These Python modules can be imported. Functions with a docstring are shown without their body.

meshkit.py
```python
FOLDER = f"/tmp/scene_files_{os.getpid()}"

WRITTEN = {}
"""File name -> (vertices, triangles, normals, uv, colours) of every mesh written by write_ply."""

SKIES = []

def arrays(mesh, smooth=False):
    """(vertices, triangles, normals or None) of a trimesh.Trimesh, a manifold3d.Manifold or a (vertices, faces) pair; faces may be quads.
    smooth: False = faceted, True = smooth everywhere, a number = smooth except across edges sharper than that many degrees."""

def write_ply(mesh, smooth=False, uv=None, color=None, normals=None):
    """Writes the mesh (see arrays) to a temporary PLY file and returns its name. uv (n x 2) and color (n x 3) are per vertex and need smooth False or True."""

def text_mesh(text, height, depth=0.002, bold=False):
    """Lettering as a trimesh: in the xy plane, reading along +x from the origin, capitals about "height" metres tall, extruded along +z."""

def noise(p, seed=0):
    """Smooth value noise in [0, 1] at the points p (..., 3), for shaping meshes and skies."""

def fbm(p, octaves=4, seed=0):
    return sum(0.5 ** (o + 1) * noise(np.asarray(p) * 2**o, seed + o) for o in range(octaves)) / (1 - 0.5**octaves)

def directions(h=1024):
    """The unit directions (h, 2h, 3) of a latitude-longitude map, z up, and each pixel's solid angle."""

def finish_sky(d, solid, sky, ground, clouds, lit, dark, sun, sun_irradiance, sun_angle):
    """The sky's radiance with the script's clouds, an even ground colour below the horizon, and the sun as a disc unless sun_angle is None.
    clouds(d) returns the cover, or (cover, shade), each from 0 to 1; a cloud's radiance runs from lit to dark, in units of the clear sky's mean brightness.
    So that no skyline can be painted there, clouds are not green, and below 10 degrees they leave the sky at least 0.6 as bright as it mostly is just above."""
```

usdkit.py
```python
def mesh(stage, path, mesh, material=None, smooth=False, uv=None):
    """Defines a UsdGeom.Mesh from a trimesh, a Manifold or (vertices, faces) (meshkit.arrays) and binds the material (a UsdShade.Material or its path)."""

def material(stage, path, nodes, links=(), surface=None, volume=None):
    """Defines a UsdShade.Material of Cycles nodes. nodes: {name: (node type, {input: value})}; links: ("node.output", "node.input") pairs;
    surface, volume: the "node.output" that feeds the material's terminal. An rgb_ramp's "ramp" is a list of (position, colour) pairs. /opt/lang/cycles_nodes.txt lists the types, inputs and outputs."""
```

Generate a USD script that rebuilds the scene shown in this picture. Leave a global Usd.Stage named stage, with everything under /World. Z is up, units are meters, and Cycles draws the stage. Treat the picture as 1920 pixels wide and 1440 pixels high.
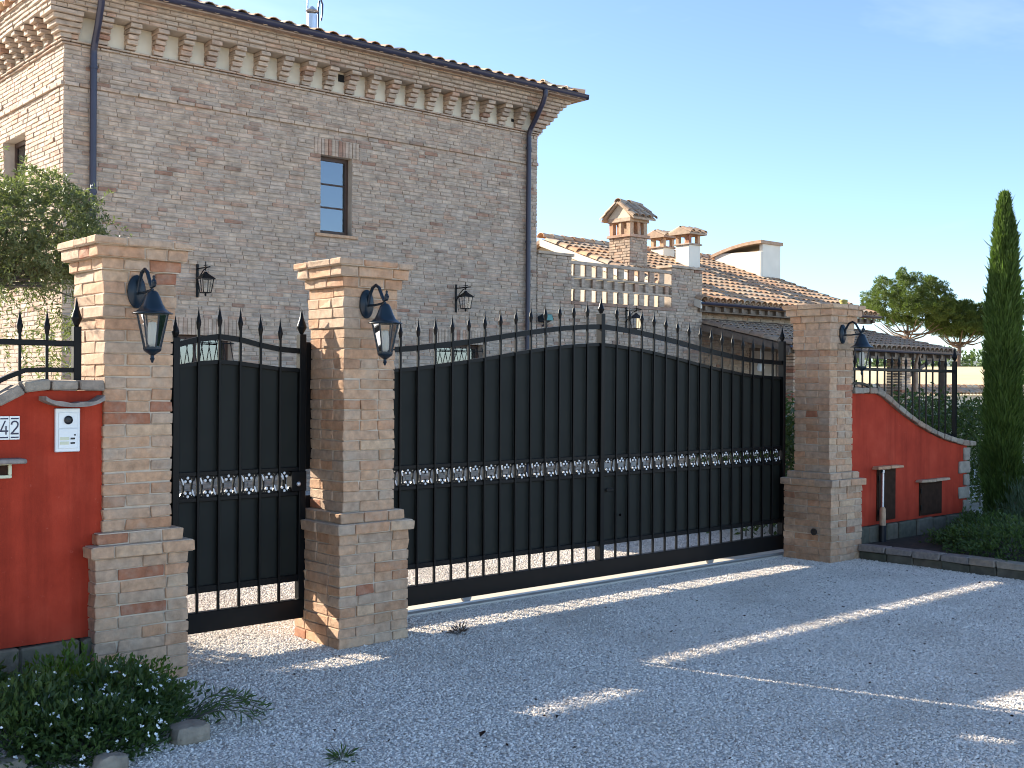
import math, random
import numpy as np, trimesh, manifold3d as m3, shapely
from shapely.geometry import Polygon, LineString, Point, box as sbox
from shapely.ops import unary_union
from pxr import Usd, UsdGeom, UsdLux, UsdShade, Gf, Sdf, Vt
import usdkit, meshkit
random.seed(7); RNG = np.random.default_rng(7)
stage = Usd.Stage.CreateInMemory()
UsdGeom.SetStageUpAxis(stage, 'Z'); UsdGeom.SetStageMetersPerUnit(stage, 1.0)
UsdGeom.Xform.Define(stage, '/World'); UsdGeom.Scope.Define(stage, '/World/Looks')
# ------------------------------------------------------------------ camera
CP = np.array([-4.1967, -6.3785, 1.735]); YAW, PIT, ROL = .72756, .0005, .0065
fw = np.array([math.sin(YAW)*math.cos(PIT), math.cos(YAW)*math.cos(PIT), math.sin(PIT)])
r0 = np.array([math.cos(YAW), -math.sin(YAW), 0]); u0 = np.cross(r0, fw)
rt = r0*math.cos(ROL)+u0*math.sin(ROL); up = -r0*math.sin(ROL)+u0*math.cos(ROL)
cam = UsdGeom.Camera.Define(stage, '/World/camera')
cam.AddTransformOp().Set(Gf.Matrix4d(*rt, 0, *up, 0, *(-fw), 0, *CP, 1))
cam.CreateHorizontalApertureAttr(36.0); cam.CreateVerticalApertureAttr(27.0)
cam.CreateFocalLengthAttr(36*2151.7/1920); cam.CreateClippingRangeAttr((.05, 20000))
cam.CreateExposureAttr(1.79)
# ------------------------------------------------------------------ sky and sun
SUN = np.array([-.365, 1, .458]); SUN /= np.linalg.norm(SUN)
ELEV = math.asin(SUN[2]); AZ = math.atan2(SUN[0], SUN[1])
dome = UsdLux.DomeLight.Define(stage, '/World/sky')
skym = usdkit.material(stage, '/World/Looks/sky_air', {
    'tc': ('texture_coordinate', {}),
    'sky': ('sky_texture', {'sky_type': 'single_scattering', 'sun_disc': False, 'sun_elevation': ELEV, 'sun_rotation': AZ, 'altitude': 100., 'air_density': .75, 'aerosol_density': .6, 'ozone_density': 2.6}),
    'map': ('mapping', {'scale': (1.0, 1.0, 3.4)}),
    'n': ('noise_texture', {'scale': 2.6, 'detail': 8., 'roughness': .6, 'distortion': .5}),
    'rp': ('rgb_ramp', {'ramp': [(0, (0, 0, 0)), (.54, (0, 0, 0)), (.78, (.09, .09, .09)), (1, (.2, .2, .2))]}),
    'mx': ('mix_color', {'blend_type': 'mix', 'b': (7.5, 7.7, 7.9)}),
    'bg': ('background_shader', {'strength': .092})},
    [('tc.generated', 'map.vector'), ('map.vector', 'n.vector'), ('n.fac', 'rp.fac'), ('rp.color', 'mx.fac'), ('sky.color', 'mx.a'), ('mx.result', 'bg.color')], surface='bg.background')
UsdShade.MaterialBindingAPI.Apply(dome.GetPrim()).Bind(skym)
sun = UsdLux.DistantLight.Define(stage, '/World/sun')
sun.CreateNormalizeAttr(True); sun.CreateIntensityAttr(1.25); sun.CreateAngleAttr(.53); sun.CreateColorAttr(Gf.Vec3f(1, .91, .77))
zx = SUN; xx = np.cross([0, 0, 1], zx); xx /= np.linalg.norm(xx); yy = np.cross(zx, xx)
sun.AddTransformOp().Set(Gf.Matrix4d(*xx, 0, *yy, 0, *zx, 0, 0, 0, 50, 1))

# ------------------------------------------------------------------ helpers
used = {}; RND = set(); RR = np.random.default_rng(99)
from scipy.sparse import coo_matrix
from scipy.sparse.csgraph import connected_components
def give_rnd(m, mesh):
    """one random number per separate piece of the mesh, for its colour"""
    v, f, _ = meshkit.arrays(mesh); n = len(v)
    e = np.vstack([f[:, [0, 1]], f[:, [1, 2]]])
    k, lab = connected_components(coo_matrix((np.ones(len(e)), (e[:, 0], e[:, 1])), (n, n)), directed=False)
    UsdGeom.PrimvarsAPI(m).CreatePrimvar('rnd', Sdf.ValueTypeNames.FloatArray, 'vertex').Set(Vt.FloatArray.FromNumpy(RR.random(k)[lab].astype(np.float32)))
def numbered(parent, name):
    k = used.get((parent, name), 0); used[(parent, name)] = k+1
    return f'{parent}/{name}' if k == 0 else f'{parent}/{name}_{k:03d}'
def tag(p, label=None, cat=None, group=None, kind=None):
    p = p.GetPrim() if hasattr(p, 'GetPrim') else p
    for k, v in (('label', label), ('category', cat), ('group', group), ('kind', kind)):
        if v: p.SetCustomDataByKey(k, v)
    return p
def thing(name, label, cat, loc=(0, 0, 0), rotz=0, group=None):
    x = UsdGeom.Xform.Define(stage, numbered('/World', name))
    x.AddTranslateOp().Set(Gf.Vec3d(*map(float, loc))); x.AddRotateZOp().Set(math.degrees(rotz))
    tag(x, label, cat, group); return x.GetPrim()
def holder(name, parent):
    return UsdGeom.Xform.Define(stage, numbered(str(parent.GetPath()), name)).GetPrim()
def obj(name, mesh, mat, parent=None, smooth=False, label=None, kind=None):
    par = str(parent.GetPath()) if parent else '/World'
    m = usdkit.mesh(stage, numbered(par, name), mesh, mat, smooth)
    if mat.GetPath().name in RND and not smooth: give_rnd(m, mesh)
    return tag(m, label, kind=kind)
def copy_of(root, loc, rotz, label, group=None):
    was = root.GetCustomData()
    r = thing(root.GetName(), label, was['category'], loc, rotz, group or was.get('group'))
    r.GetReferences().AddInternalReference(root.GetPath()); r.SetInstanceable(True)
    return r
def J(*ms):
    vs, fs, n = [], [], 0
    for m in ms:
        v, f, _ = meshkit.arrays(m)
        vs.append(v); fs.append(f+n); n += len(v)
    return np.vstack(vs), np.vstack(fs)
# chamfered block template: 24 vertices, 44 triangles
_S = np.array([[sx, sy, sz] for sx in (-1, 1) for sy in (-1, 1) for sz in (-1, 1)], float)
def _ctemplate():
    ch = np.array([[1, .0, .0], [0, 1, 0], [0, 0, 1]])
    corner = np.repeat(np.arange(8), 3); ax = np.tile(np.arange(3), 8)
    hull = []
    pts = np.zeros((24, 3))
    for i in range(24):
        s = _S[corner[i]]; d = np.ones(3)*.8; d[ax[i]] = 1.0
        pts[i] = s*d
    h = trimesh.convex.convex_hull(trimesh.PointCloud(pts).vertices)
    # map hull vertices to our order
    idx = [int(np.argmin(np.abs(pts-v).sum(1))) for v in h.vertices]
    f = np.array(idx)[h.faces]
    return corner, ax, f
_CC, _CA, _CF = _ctemplate()
def blocks(C, H, ch=.005, jit=.0015, rng=RNG):
    """many chamfered, slightly irregular blocks: centres C, half sizes H (n x 3)"""
    C = np.atleast_2d(C).astype(float); H = np.atleast_2d(H).astype(float); n = len(C)
    J8 = rng.normal(0, jit, (n, 8, 3)) if jit else np.zeros((n, 8, 3))
    P = np.empty((n, 24, 3))
    for i in range(24):
        s = _S[_CC[i]]; base = s*H + J8[:, _CC[i]]
        off = np.full((n, 3), 1.)*ch; off[:, _CA[i]] = 0
        P[:, i] = base - s*np.minimum(off, H*.45)
    P += C[:, None]
    F = (_CF[None]+24*np.arange(n)[:, None, None]).reshape(-1, 3)
    return P.reshape(-1, 3), F
def bx(x0, x1, y0, y1, z0, z1, ch=.004, jit=0.):
    return blocks([[(x0+x1)/2, (y0+y1)/2, (z0+z1)/2]], [[abs(x1-x0)/2, abs(y1-y0)/2, abs(z1-z0)/2]], ch, jit)
def tube(pts, r, n=8, cap=True):
    pts = np.asarray(pts, float); k = len(pts); r = np.broadcast_to(r, k)
    t = np.gradient(pts, axis=0); t /= np.linalg.norm(t, axis=1, keepdims=True)+1e-12
    ref = np.array([0, 0, 1.]) if abs(t[0, 2]) < .9 else np.array([1., 0, 0])
    V = []
    a = np.linspace(0, 2*np.pi, n, endpoint=False)
    u = np.cross(t[0], ref); u /= np.linalg.norm(u)
    for i in range(k):
        u = u - t[i]*(u@t[i]); u /= np.linalg.norm(u)+1e-12; w = np.cross(t[i], u)
        V.append(pts[i]+r[i]*(np.cos(a)[:, None]*u+np.sin(a)[:, None]*w))
    V = np.vstack(V); F = []
    for i in range(k-1):
        for j in range(n):
            a0, a1, b0, b1 = i*n+j, i*n+(j+1) % n, (i+1)*n+j, (i+1)*n+(j+1) % n
            F += [[a0, a1, b1], [a0, b1, b0]]
    if cap:
        V = np.vstack([V, pts[0], pts[-1]]); c0, c1 = k*n, k*n+1
        for j in range(n):
            F += [[c0, (j+1) % n, j], [c1, (k-1)*n+j, (k-1)*n+(j+1) % n]]
    return V, np.array(F)
def lathe(prof, n=12, loc=(0, 0, 0), phase=0.):
    prof = np.asarray(prof, float); a = np.linspace(0, 2*np.pi, n, endpoint=False)+phase
    V = np.vstack([np.c_[r*np.cos(a), r*np.sin(a), np.full(n, z)] for r, z in prof])+np.asarray(loc); F = []
    for i in range(len(prof)-1):
        for j in range(n):
            a0, a1, b0, b1 = i*n+j, i*n+(j+1) % n, (i+1)*n+j, (i+1)*n+(j+1) % n
            F += [[a0, a1, b1], [a0, b1, b0]]
    return V, np.array(F)
def extr_xz(poly, y0, y1):
    """polygon in x,z pushed from y0 to y1"""
    ms = []
    for g in getattr(poly, 'geoms', [poly]):
        if g.is_empty or g.area < 1e-9: continue
        m = trimesh.creation.extrude_polygon(g, y1-y0, engine='earcut')
        v = np.array(m.vertices); v = np.c_[v[:, 0], y1-v[:, 2], v[:, 1]]
        ms.append((v, np.array(m.faces)))
    return J(*ms)
def rot(m, ang, axis, at=(0, 0, 0)):
    v, f, _ = meshkit.arrays(m); R = trimesh.transformations.rotation_matrix(ang, axis)[:3, :3]
    return (v-np.asarray(at))@R.T+np.asarray(at), f
def mv(m, d):
    v, f, _ = meshkit.arrays(m); return v+np.asarray(d, float), f
def boxm(x0, x1, y0, y1, z0, z1):
    return m3.Manifold.cube((x1-x0, y1-y0, z1-z0)).translate((x0, y0, z0))

# ------------------------------------------------------------------ materials
def L(n): return '/World/Looks/'+n
def varied(name, ramp, rough=.85, noise_scale=9., stain=None, stain_amt=.35, bump=.35, fine=110., spec=.25, stain_scale=2.2, bdist=.006, contrast=.31, streak=0.):
    """colour picked per piece from a ramp, mottled and with light/dark weathering"""
    RND.add(name)
    nodes = {'oi': ('attribute', {'attribute': 'rnd'}), 'ge': ('geometry', {}),
             'rp': ('rgb_ramp', {'ramp': ramp}), 'n1': ('noise_texture', {'scale': noise_scale, 'detail': 5., 'roughness': .6}),
             'v1': ('map_range', {'from_min': .25, 'from_max': .75, 'to_min': .97-contrast, 'to_max': .97+contrast}), 
             'n2': ('noise_texture', {'scale': stain_scale, 'detail': 6., 'roughness': .65}), 'r2': ('rgb_ramp', {'ramp': [(0, (0, 0, 0)), (.48, (0, 0, 0)), (.7, (1, 1, 1))]}),
             'sa': ('math', {'math_type': 'multiply', 'value2': stain_amt}), 'mx': ('mix_color', {'blend_type': 'mix', 'b': stain or (.42, .39, .34)}),
             'n3': ('noise_texture', {'scale': fine, 'detail': 4., 'roughness': .65}), 'bu': ('bump', {'strength': bump, 'distance': bdist}),
             'p': ('principled_bsdf', {'roughness': rough, 'specular_ior_level': spec})}
    nodes['mp'] = ('mapping', {'scale': (1., 1., 9.)}); nodes['ns'] = ('noise_texture', {'scale': 3.2, 'detail': 5., 'roughness': .6}); nodes['vs'] = ('map_range', {'from_min': .35, 'from_max': .6, 'to_min': 1-streak, 'to_max': 1., 'clamp': True}); nodes['m2'] = ('mix_color', {'blend_type': 'multiply', 'fac': 1.})
    nodes['mu'] = ('mix_color', {'blend_type': 'multiply', 'fac': 1.0})
    links = [('oi.fac', 'rp.fac'), ('ge.position', 'n1.vector'), ('n1.fac', 'v1.value'),
             ('rp.color', 'mu.a'), ('v1.result', 'mu.b'), ('ge.position', 'n2.vector'), ('n2.fac', 'r2.fac'), ('r2.color', 'sa.value1'), ('sa.value', 'mx.fac'), ('mu.result', 'mx.a'),
             ('ge.position', 'mp.vector'), ('mp.vector', 'ns.vector'), ('ns.fac', 'vs.value'), ('mx.result', 'm2.a'), ('vs.result', 'm2.b'), ('m2.result', 'p.base_color'), ('ge.position', 'n3.vector'), ('n3.fac', 'bu.height'), ('bu.normal', 'p.normal')]
    return usdkit.material(stage, L(name), nodes, links, surface='p.BSDF')
def plain(name, col, rough=.6, metallic=0., noise=.25, scale=6., bump=.15, fine=60., spec=.4, bdist=.003):
    c = np.array(col)
    return usdkit.material(stage, L(name), {'ge': ('geometry', {}), 'n': ('noise_texture', {'scale': scale, 'detail': 6., 'roughness': .62}),
        'rp': ('rgb_ramp', {'ramp': [(.25, tuple(c*(1-noise))), (.75, tuple(np.minimum(c*(1+noise), 1)))]}),
        'n3': ('noise_texture', {'scale': fine, 'detail': 4.}), 'bu': ('bump', {'strength': bump, 'distance': bdist}),
        'p': ('principled_bsdf', {'roughness': rough, 'metallic': metallic, 'specular_ior_level': spec})},
        [('ge.position', 'n.vector'), ('n.fac', 'rp.fac'), ('rp.color', 'p.base_color'), ('ge.position', 'n3.vector'), ('n3.fac', 'bu.height'), ('bu.normal', 'p.normal')], surface='p.BSDF')
def leafm(name, a, b, trans=.35, rough=.5):
    RND.add(name)
    return usdkit.material(stage, L(name), {'ge': ('geometry', {}), 'oi': ('attribute', {'attribute': 'rnd'}), 'rp': ('rgb_ramp', {'ramp': [(0, a), (1, b)]}), 'n': ('noise_texture', {'scale': 1.6, 'detail': 3.}),
        'ad': ('math', {'math_type': 'multiply_add', 'value2': .55}), 'p': ('principled_bsdf', {'roughness': rough, 'specular_ior_level': .35}), 't': ('translucent_bsdf', {}),
        'br': ('mix_color', {'blend_type': 'multiply', 'fac': 1., 'b': (1.5, 1.6, .8), 'use_clamp': False}), 'm': ('mix_closure', {'fac': trans})},
        [('ge.position', 'n.vector'), ('n.fac', 'ad.value3'), ('oi.fac', 'ad.value1'), ('ad.value', 'rp.fac'), ('rp.color', 'p.base_color'), ('rp.color', 'br.a'), ('br.result', 't.color'), ('p.BSDF', 'm.closure1'), ('t.BSDF', 'm.closure2')], surface='m.closure')
HB = [(0, (.42, .35, .28)), (.2, (.36, .32, .27)), (.38, (.46, .39, .31)), (.55, (.39, .31, .25)), (.68, (.44, .38, .32)), (.8, (.33, .29, .25)), (.9, (.42, .29, .21)), (.955, (.40, .27, .20)), (.97, (.27, .13, .085)), (1, (.25, .19, .15))]
PB = [(0, (.43, .30, .20)), (.15, (.36, .28, .21)), (.3, (.45, .29, .18)), (.45, (.40, .31, .23)), (.6, (.42, .25, .15)), (.72, (.46, .34, .23)), (.85, (.38, .22, .13)), (.94, (.33, .24, .16)), (.975, (.31, .14, .08)), (1, (.28, .12, .07))]
def tint(P, k, soft=0.):
    m_ = np.mean([c for a, c in P[:8]], 0)
    return [(a, tuple((np.array(c)*(1-soft)+m_*soft)*k)) for a, c in P]
m_hbrick = varied('farmhouse_brick', tint(HB, (1.10, .965, .865), .25), stain=(.42, .345, .28), stain_amt=.5, contrast=.33, bump=.6, streak=.32)
m_pbrick = varied('pillar_brick', tint(PB, (1.08, .97, .89)), stain=(.44, .36, .27), stain_amt=.4, noise_scale=22., stain_scale=7., bump=.8, contrast=.3)
m_mortar = plain('lime_mortar', (.37, .305, .245), .9, noise=.2, scale=5., bump=.4)
m_pmortar = plain('pillar_mortar', (.46, .365, .27), .9, noise=.2, scale=12., bump=.4)
m_plaster = plain('cream_plaster', (.56, .48, .36), .85, noise=.14, scale=2., bump=.15)
m_whitewall = plain('pale_plaster', (.66, .60, .50), .85, noise=.1, scale=1.5)
m_stucco = usdkit.material(stage, L('red_stucco'), {'ge': ('geometry', {}), 'n': ('noise_texture', {'scale': 2.1, 'detail': 8., 'roughness': .68}), 'rp': ('rgb_ramp', {'ramp': [(.25, (.27, .029, .014)), (.5, (.37, .042, .020)), (.75, (.45, .062, .031))]}),
    'mp': ('mapping', {'scale': (7., 7., .5)}), 'ns': ('noise_texture', {'scale': 1.4, 'detail': 6., 'roughness': .6}), 'vs': ('map_range', {'from_min': .38, 'from_max': .55, 'to_min': .80, 'to_max': 1., 'clamp': True}), 'm2': ('mix_color', {'blend_type': 'multiply', 'fac': 1.}),
    'n2': ('noise_texture', {'scale': 26., 'detail': 5., 'roughness': .7}), 'r2': ('rgb_ramp', {'ramp': [(0, (0, 0, 0)), (.66, (0, 0, 0)), (.74, (.5, .5, .5))]}), 'm3': ('mix_color', {'blend_type': 'mix', 'b': (.46, .13, .085)}),
    'n3': ('noise_texture', {'scale': 150., 'detail': 5., 'roughness': .7}), 'n4': ('noise_texture', {'scale': 14., 'detail': 3., 'distortion': 1.2}), 'ad': ('math', {'math_type': 'multiply_add', 'value2': 1.6}), 'bu': ('bump', {'strength': .55, 'distance': .003}), 'p': ('principled_bsdf', {'roughness': .92, 'specular_ior_level': .12})},
    [('ge.position', 'n.vector'), ('n.fac', 'rp.fac'), ('ge.position', 'mp.vector'), ('mp.vector', 'ns.vector'), ('ns.fac', 'vs.value'), ('rp.color', 'm2.a'), ('vs.result', 'm2.b'), ('ge.position', 'n2.vector'), ('n2.fac', 'r2.fac'), ('r2.color', 'm3.fac'), ('m2.result', 'm3.a'), ('m3.result', 'p.base_color'),
     ('ge.position', 'n3.vector'), ('ge.position', 'n4.vector'), ('n4.fac', 'ad.value1'), ('n3.fac', 'ad.value3'), ('ad.value', 'bu.height'), ('bu.normal', 'p.normal')], surface='p.BSDF')
m_iron = plain('black_iron', (.0042, .0042, .0042), .34, noise=.3, scale=9., bump=.05, spec=.16)
m_panel = plain('dark_panel', (.0130, .0135, .0105), .55, noise=.22, scale=3., bump=.04, spec=.16)
m_lantern = plain('blue_black_lantern', (.007, .014, .021), .3, noise=.3, scale=10., bump=.05, spec=.34)
m_gutter = plain('dark_gutter', (.026, .024, .040), .35, noise=.2, scale=3., spec=.5)
m_wood = plain('dark_wood', (.055, .028, .018), .5, noise=.35, scale=14.)
m_oldwood = plain('weathered_wood', (.17, .125, .092), .75, noise=.35, scale=9., bump=.5)
TL = [(0, (.56, .32, .18)), (.25, (.62, .39, .22)), (.45, (.50, .26, .14)), (.62, (.58, .43, .28)), (.8, (.44, .28, .18)), (.92, (.50, .42, .31)), (1, (.33, .22, .15))]
m_tile = varied('clay_tile', TL, stain=(.34, .31, .26), stain_amt=.4, noise_scale=6., stain_scale=3.)
m_oldtile = varied('lichen_tile', [(0, (.40, .25, .16)), (.4, (.33, .23, .16)), (.7, (.40, .30, .21)), (1, (.27, .18, .13))], stain=(.36, .29, .21), stain_amt=.4)
m_steel = plain('galvanised_steel', (.55, .56, .58), .35, .9, noise=.1)
m_silver = plain('satin_plate', (.62, .63, .62), .38, .35, noise=.06, spec=.5)
m_brush = plain('silver_brushed_paint', (.72, .70, .68), .35, .0, noise=.1, spec=.6)
m_dullsteel = plain('dull_steel', (.22, .22, .22), .5, .6, noise=.2)
m_ochre = plain('ochre_clay', (.30, .25, .07), .8, noise=.3)
m_black = plain('black_plastic', (.012, .012, .014), .3, noise=.1)
m_card = plain('paper_strip', (.60, .58, .40), .6, noise=.05)
m_ceramic = plain('white_ceramic', (.74, .73, .68), .2, noise=.04, spec=.5)
m_ink = plain('dark_blue_glaze', (.02, .022, .05), .25, noise=.05)
m_conc = plain('pale_concrete', (.46, .41, .34), .85, noise=.15, scale=8., bump=.4)
m_stone = varied('field_stone', [(0, (.27, .22, .165)), (.35, (.33, .275, .21)), (.7, (.23, .19, .155)), (1, (.34, .26, .18))], stain=(.22, .22, .17), stain_amt=.4, bump=.7, fine=45., noise_scale=14.)
m_moss = varied('mossy_stone', [(0, (.10, .09, .065)), (.4, (.14, .12, .09)), (.7, (.09, .085, .06)), (1, (.15, .12, .085))], stain=(.07, .08, .045), stain_amt=.5, bump=.7, fine=45., noise_scale=14.)
m_coping = varied('coping_tile', [(0, (.27, .215, .165)), (.3, (.32, .26, .20)), (.6, (.24, .185, .14)), (.8, (.30, .20, .14)), (1, (.33, .29, .23))], stain=(.20, .18, .14), stain_amt=.55, noise_scale=26., bump=.7)
m_greystone = plain('hood_stone', (.23, .19, .16), .8, noise=.35, scale=30., bump=.6)
m_soil = plain('dark_soil', (.055, .042, .03), .95, noise=.4, scale=12., bump=.8, bdist=.02)
m_hatch = plain('rusty_hatch', (.036, .019, .012), .9, spec=.06, noise=.4, scale=14.)
m_bark = plain('bark', (.13, .085, .06), .9, noise=.4, scale=9., bump=.8, bdist=.02)
m_olivebark = plain('olive_bark', (.10, .09, .075), .9, noise=.4, scale=14., bump=.8)
m_straw = plain('stubble_straw', (.52, .42, .25), .95, noise=.2, scale=.12, bump=.3, fine=3.)
m_hill = plain('distant_hill', (.16, .19, .17), .95, noise=.2, scale=.01)
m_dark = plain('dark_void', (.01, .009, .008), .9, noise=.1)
m_curtain = plain('green_curtain', (.10, .22, .19), .8, noise=.2)
m_olive = leafm('olive_leaf', (.042, .062, .020), (.145, .17, .08), .3, .42)
m_cyp = leafm('cypress_leaf', (.014, .032, .008), (.10, .16, .03), .22, .6)
m_pine = leafm('pine_needle', (.018, .036, .008), (.095, .135, .028), .25, .6)
m_hedge = leafm('hedge_leaf', (.024, .045, .014), (.085, .12, .035), .32, .3)
m_bright = leafm('bright_leaf', (.06, .12, .02), (.15, .24, .05), .4, .45)
m_shrub = leafm('shrub_leaf', (.024, .052, .018), (.085, .135, .04), .3, .45)
m_weed = leafm('weed_leaf', (.045, .09, .012), (.10, .17, .025), .35, .5)
m_ros = leafm('rosemary_leaf', (.03, .055, .028), (.07, .11, .06), .2, .5)
m_petal = plain('white_petal', (.75, .76, .74), .6, noise=.05)
m_far = leafm('far_leaf', (.05, .085, .04), (.10, .15, .06), .2, .7)
def pane(name, tint, refl=1.45):
    return usdkit.material(stage, L(name), {'t': ('transparent_bsdf', {'color': tint}), 'g': ('glossy_bsdf', {'color': (.95, .97, 1), 'roughness': .02}), 'f': ('fresnel', {'IOR': refl}), 'm': ('mix_closure', {})},
        [('f.fac', 'm.fac'), ('t.BSDF', 'm.closure1'), ('g.BSDF', 'm.closure2')], surface='m.closure')
m_pane = pane('window_pane', (.75, .85, .85), 2.6)
m_lglass = pane('lantern_glass', (.93, .94, .92), 1.5)
m_frost = usdkit.material(stage, L('frosted_tube'), {'p': ('principled_bsdf', {'base_color': (.8, .8, .75), 'roughness': .4}), 't': ('translucent_bsdf', {'color': (.85, .85, .8)}), 'm': ('mix_closure', {'fac': .5})}, [('p.BSDF', 'm.closure1'), ('t.BSDF', 'm.closure2')], surface='m.closure')
m_gravel = usdkit.material(stage, L('limestone_gravel'), {'ge': ('geometry', {}), 'v': ('voronoi_texture', {'scale': 62., 'feature': 'f1'}), 'h': ('separate_color', {}),
    'rp': ('rgb_ramp', {'ramp': [(0, (.46, .42, .37)), (.4, (.60, .57, .51)), (.8, (.70, .67, .61)), (1, (.38, .32, .27))]}), 'n': ('noise_texture', {'scale': .9, 'detail': 6.}),
    'mr': ('map_range', {'from_min': .3, 'from_max': .7, 'to_min': .82, 'to_max': 1.08}), 'mu': ('mix_color', {'blend_type': 'multiply', 'fac': 1.}),
    'gap': ('map_range', {'from_min': .0, 'from_max': .75, 'to_min': 1., 'to_max': .0}), 'bu': ('bump', {'strength': .9, 'distance': .012}), 'p': ('principled_bsdf', {'roughness': .9, 'specular_ior_level': .2})},
    [('ge.position', 'v.vector'), ('v.color', 'h.color'), ('h.r', 'rp.fac'), ('ge.position', 'n.vector'), ('n.fac', 'mr.value'), ('rp.color', 'mu.a'), ('mr.result', 'mu.b'), ('mu.result', 'p.base_color'), ('v.distance', 'gap.value'), ('gap.result', 'bu.height'), ('bu.normal', 'p.normal')], surface='p.BSDF')
m_pebble = varied('pebble', [(0, (.54, .47, .40)), (.25, (.71, .64, .56)), (.6, (.80, .73, .65)), (.85, (.67, .60, .52)), (.95, (.42, .37, .32)), (1, (.26, .21, .17))], stain=(.40, .34, .28), stain_amt=.5, stain_scale=.8, bump=.1, noise_scale=60., contrast=.15)

# ------------------------------------------------------------------ ground
g = np.linspace(-1, 1, 141); g = np.sign(g)*np.abs(g)**2.6*3500
X, Y = np.meshgrid(g+8, g+5); R = np.hypot(X-CP[0], Y-CP[1])
sm = lambda t: np.clip(t, 0, 1)**2*(3-2*np.clip(t, 0, 1))
Z = -.04+3.45*sm((R-26)/78)+3.0*sm((R-150)/200)+ 6*sm((R-400)/1500)
Z += .25*sm((R-40)/60)*(meshkit.fbm(np.stack([X/40, Y/40, 0*X], -1), 3, 3)-.5)
n = len(g); I = np.arange(n*n).reshape(n, n)
Fq = np.stack([I[:-1, :-1], I[:-1, 1:], I[1:, 1:], I[1:, :-1]], -1).reshape(-1, 4)
tag(obj('field', (np.stack([X, Y, Z], -1).reshape(-1, 3), Fq), m_straw, smooth=True), 'sunlit straw coloured stubble field rising beyond the yard', kind='structure')
tag(obj('gravel_yard', ([[-45, -45, 0], [30, -45, 0], [30, 24, 0], [-45, 24, 0]], [[0, 1, 2, 3]]), m_gravel), 'pale limestone gravel drive and yard', kind='structure')
hx = np.linspace(0, 1, 60)
ang = .75+.7*hx; hz = 40+75*np.array([meshkit.fbm([[a*9, 1.3, 0]], 3, 5)[0] for a in ang])
hv = np.vstack([np.c_[3000*np.sin(ang), 3000*np.cos(ang), np.full(60, -20)], np.c_[3300*np.sin(ang), 3300*np.cos(ang), hz], np.c_[3900*np.sin(ang), 3900*np.cos(ang), np.full(60, -30)]])
hf = [[i+60*k, i+1+60*k, i+61+60*k, i+60+60*k] for k in range(2) for i in range(59)]
tag(obj('far_hills', (hv, hf), m_hill, smooth=True), 'low hills on the horizon', kind='structure')
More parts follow.
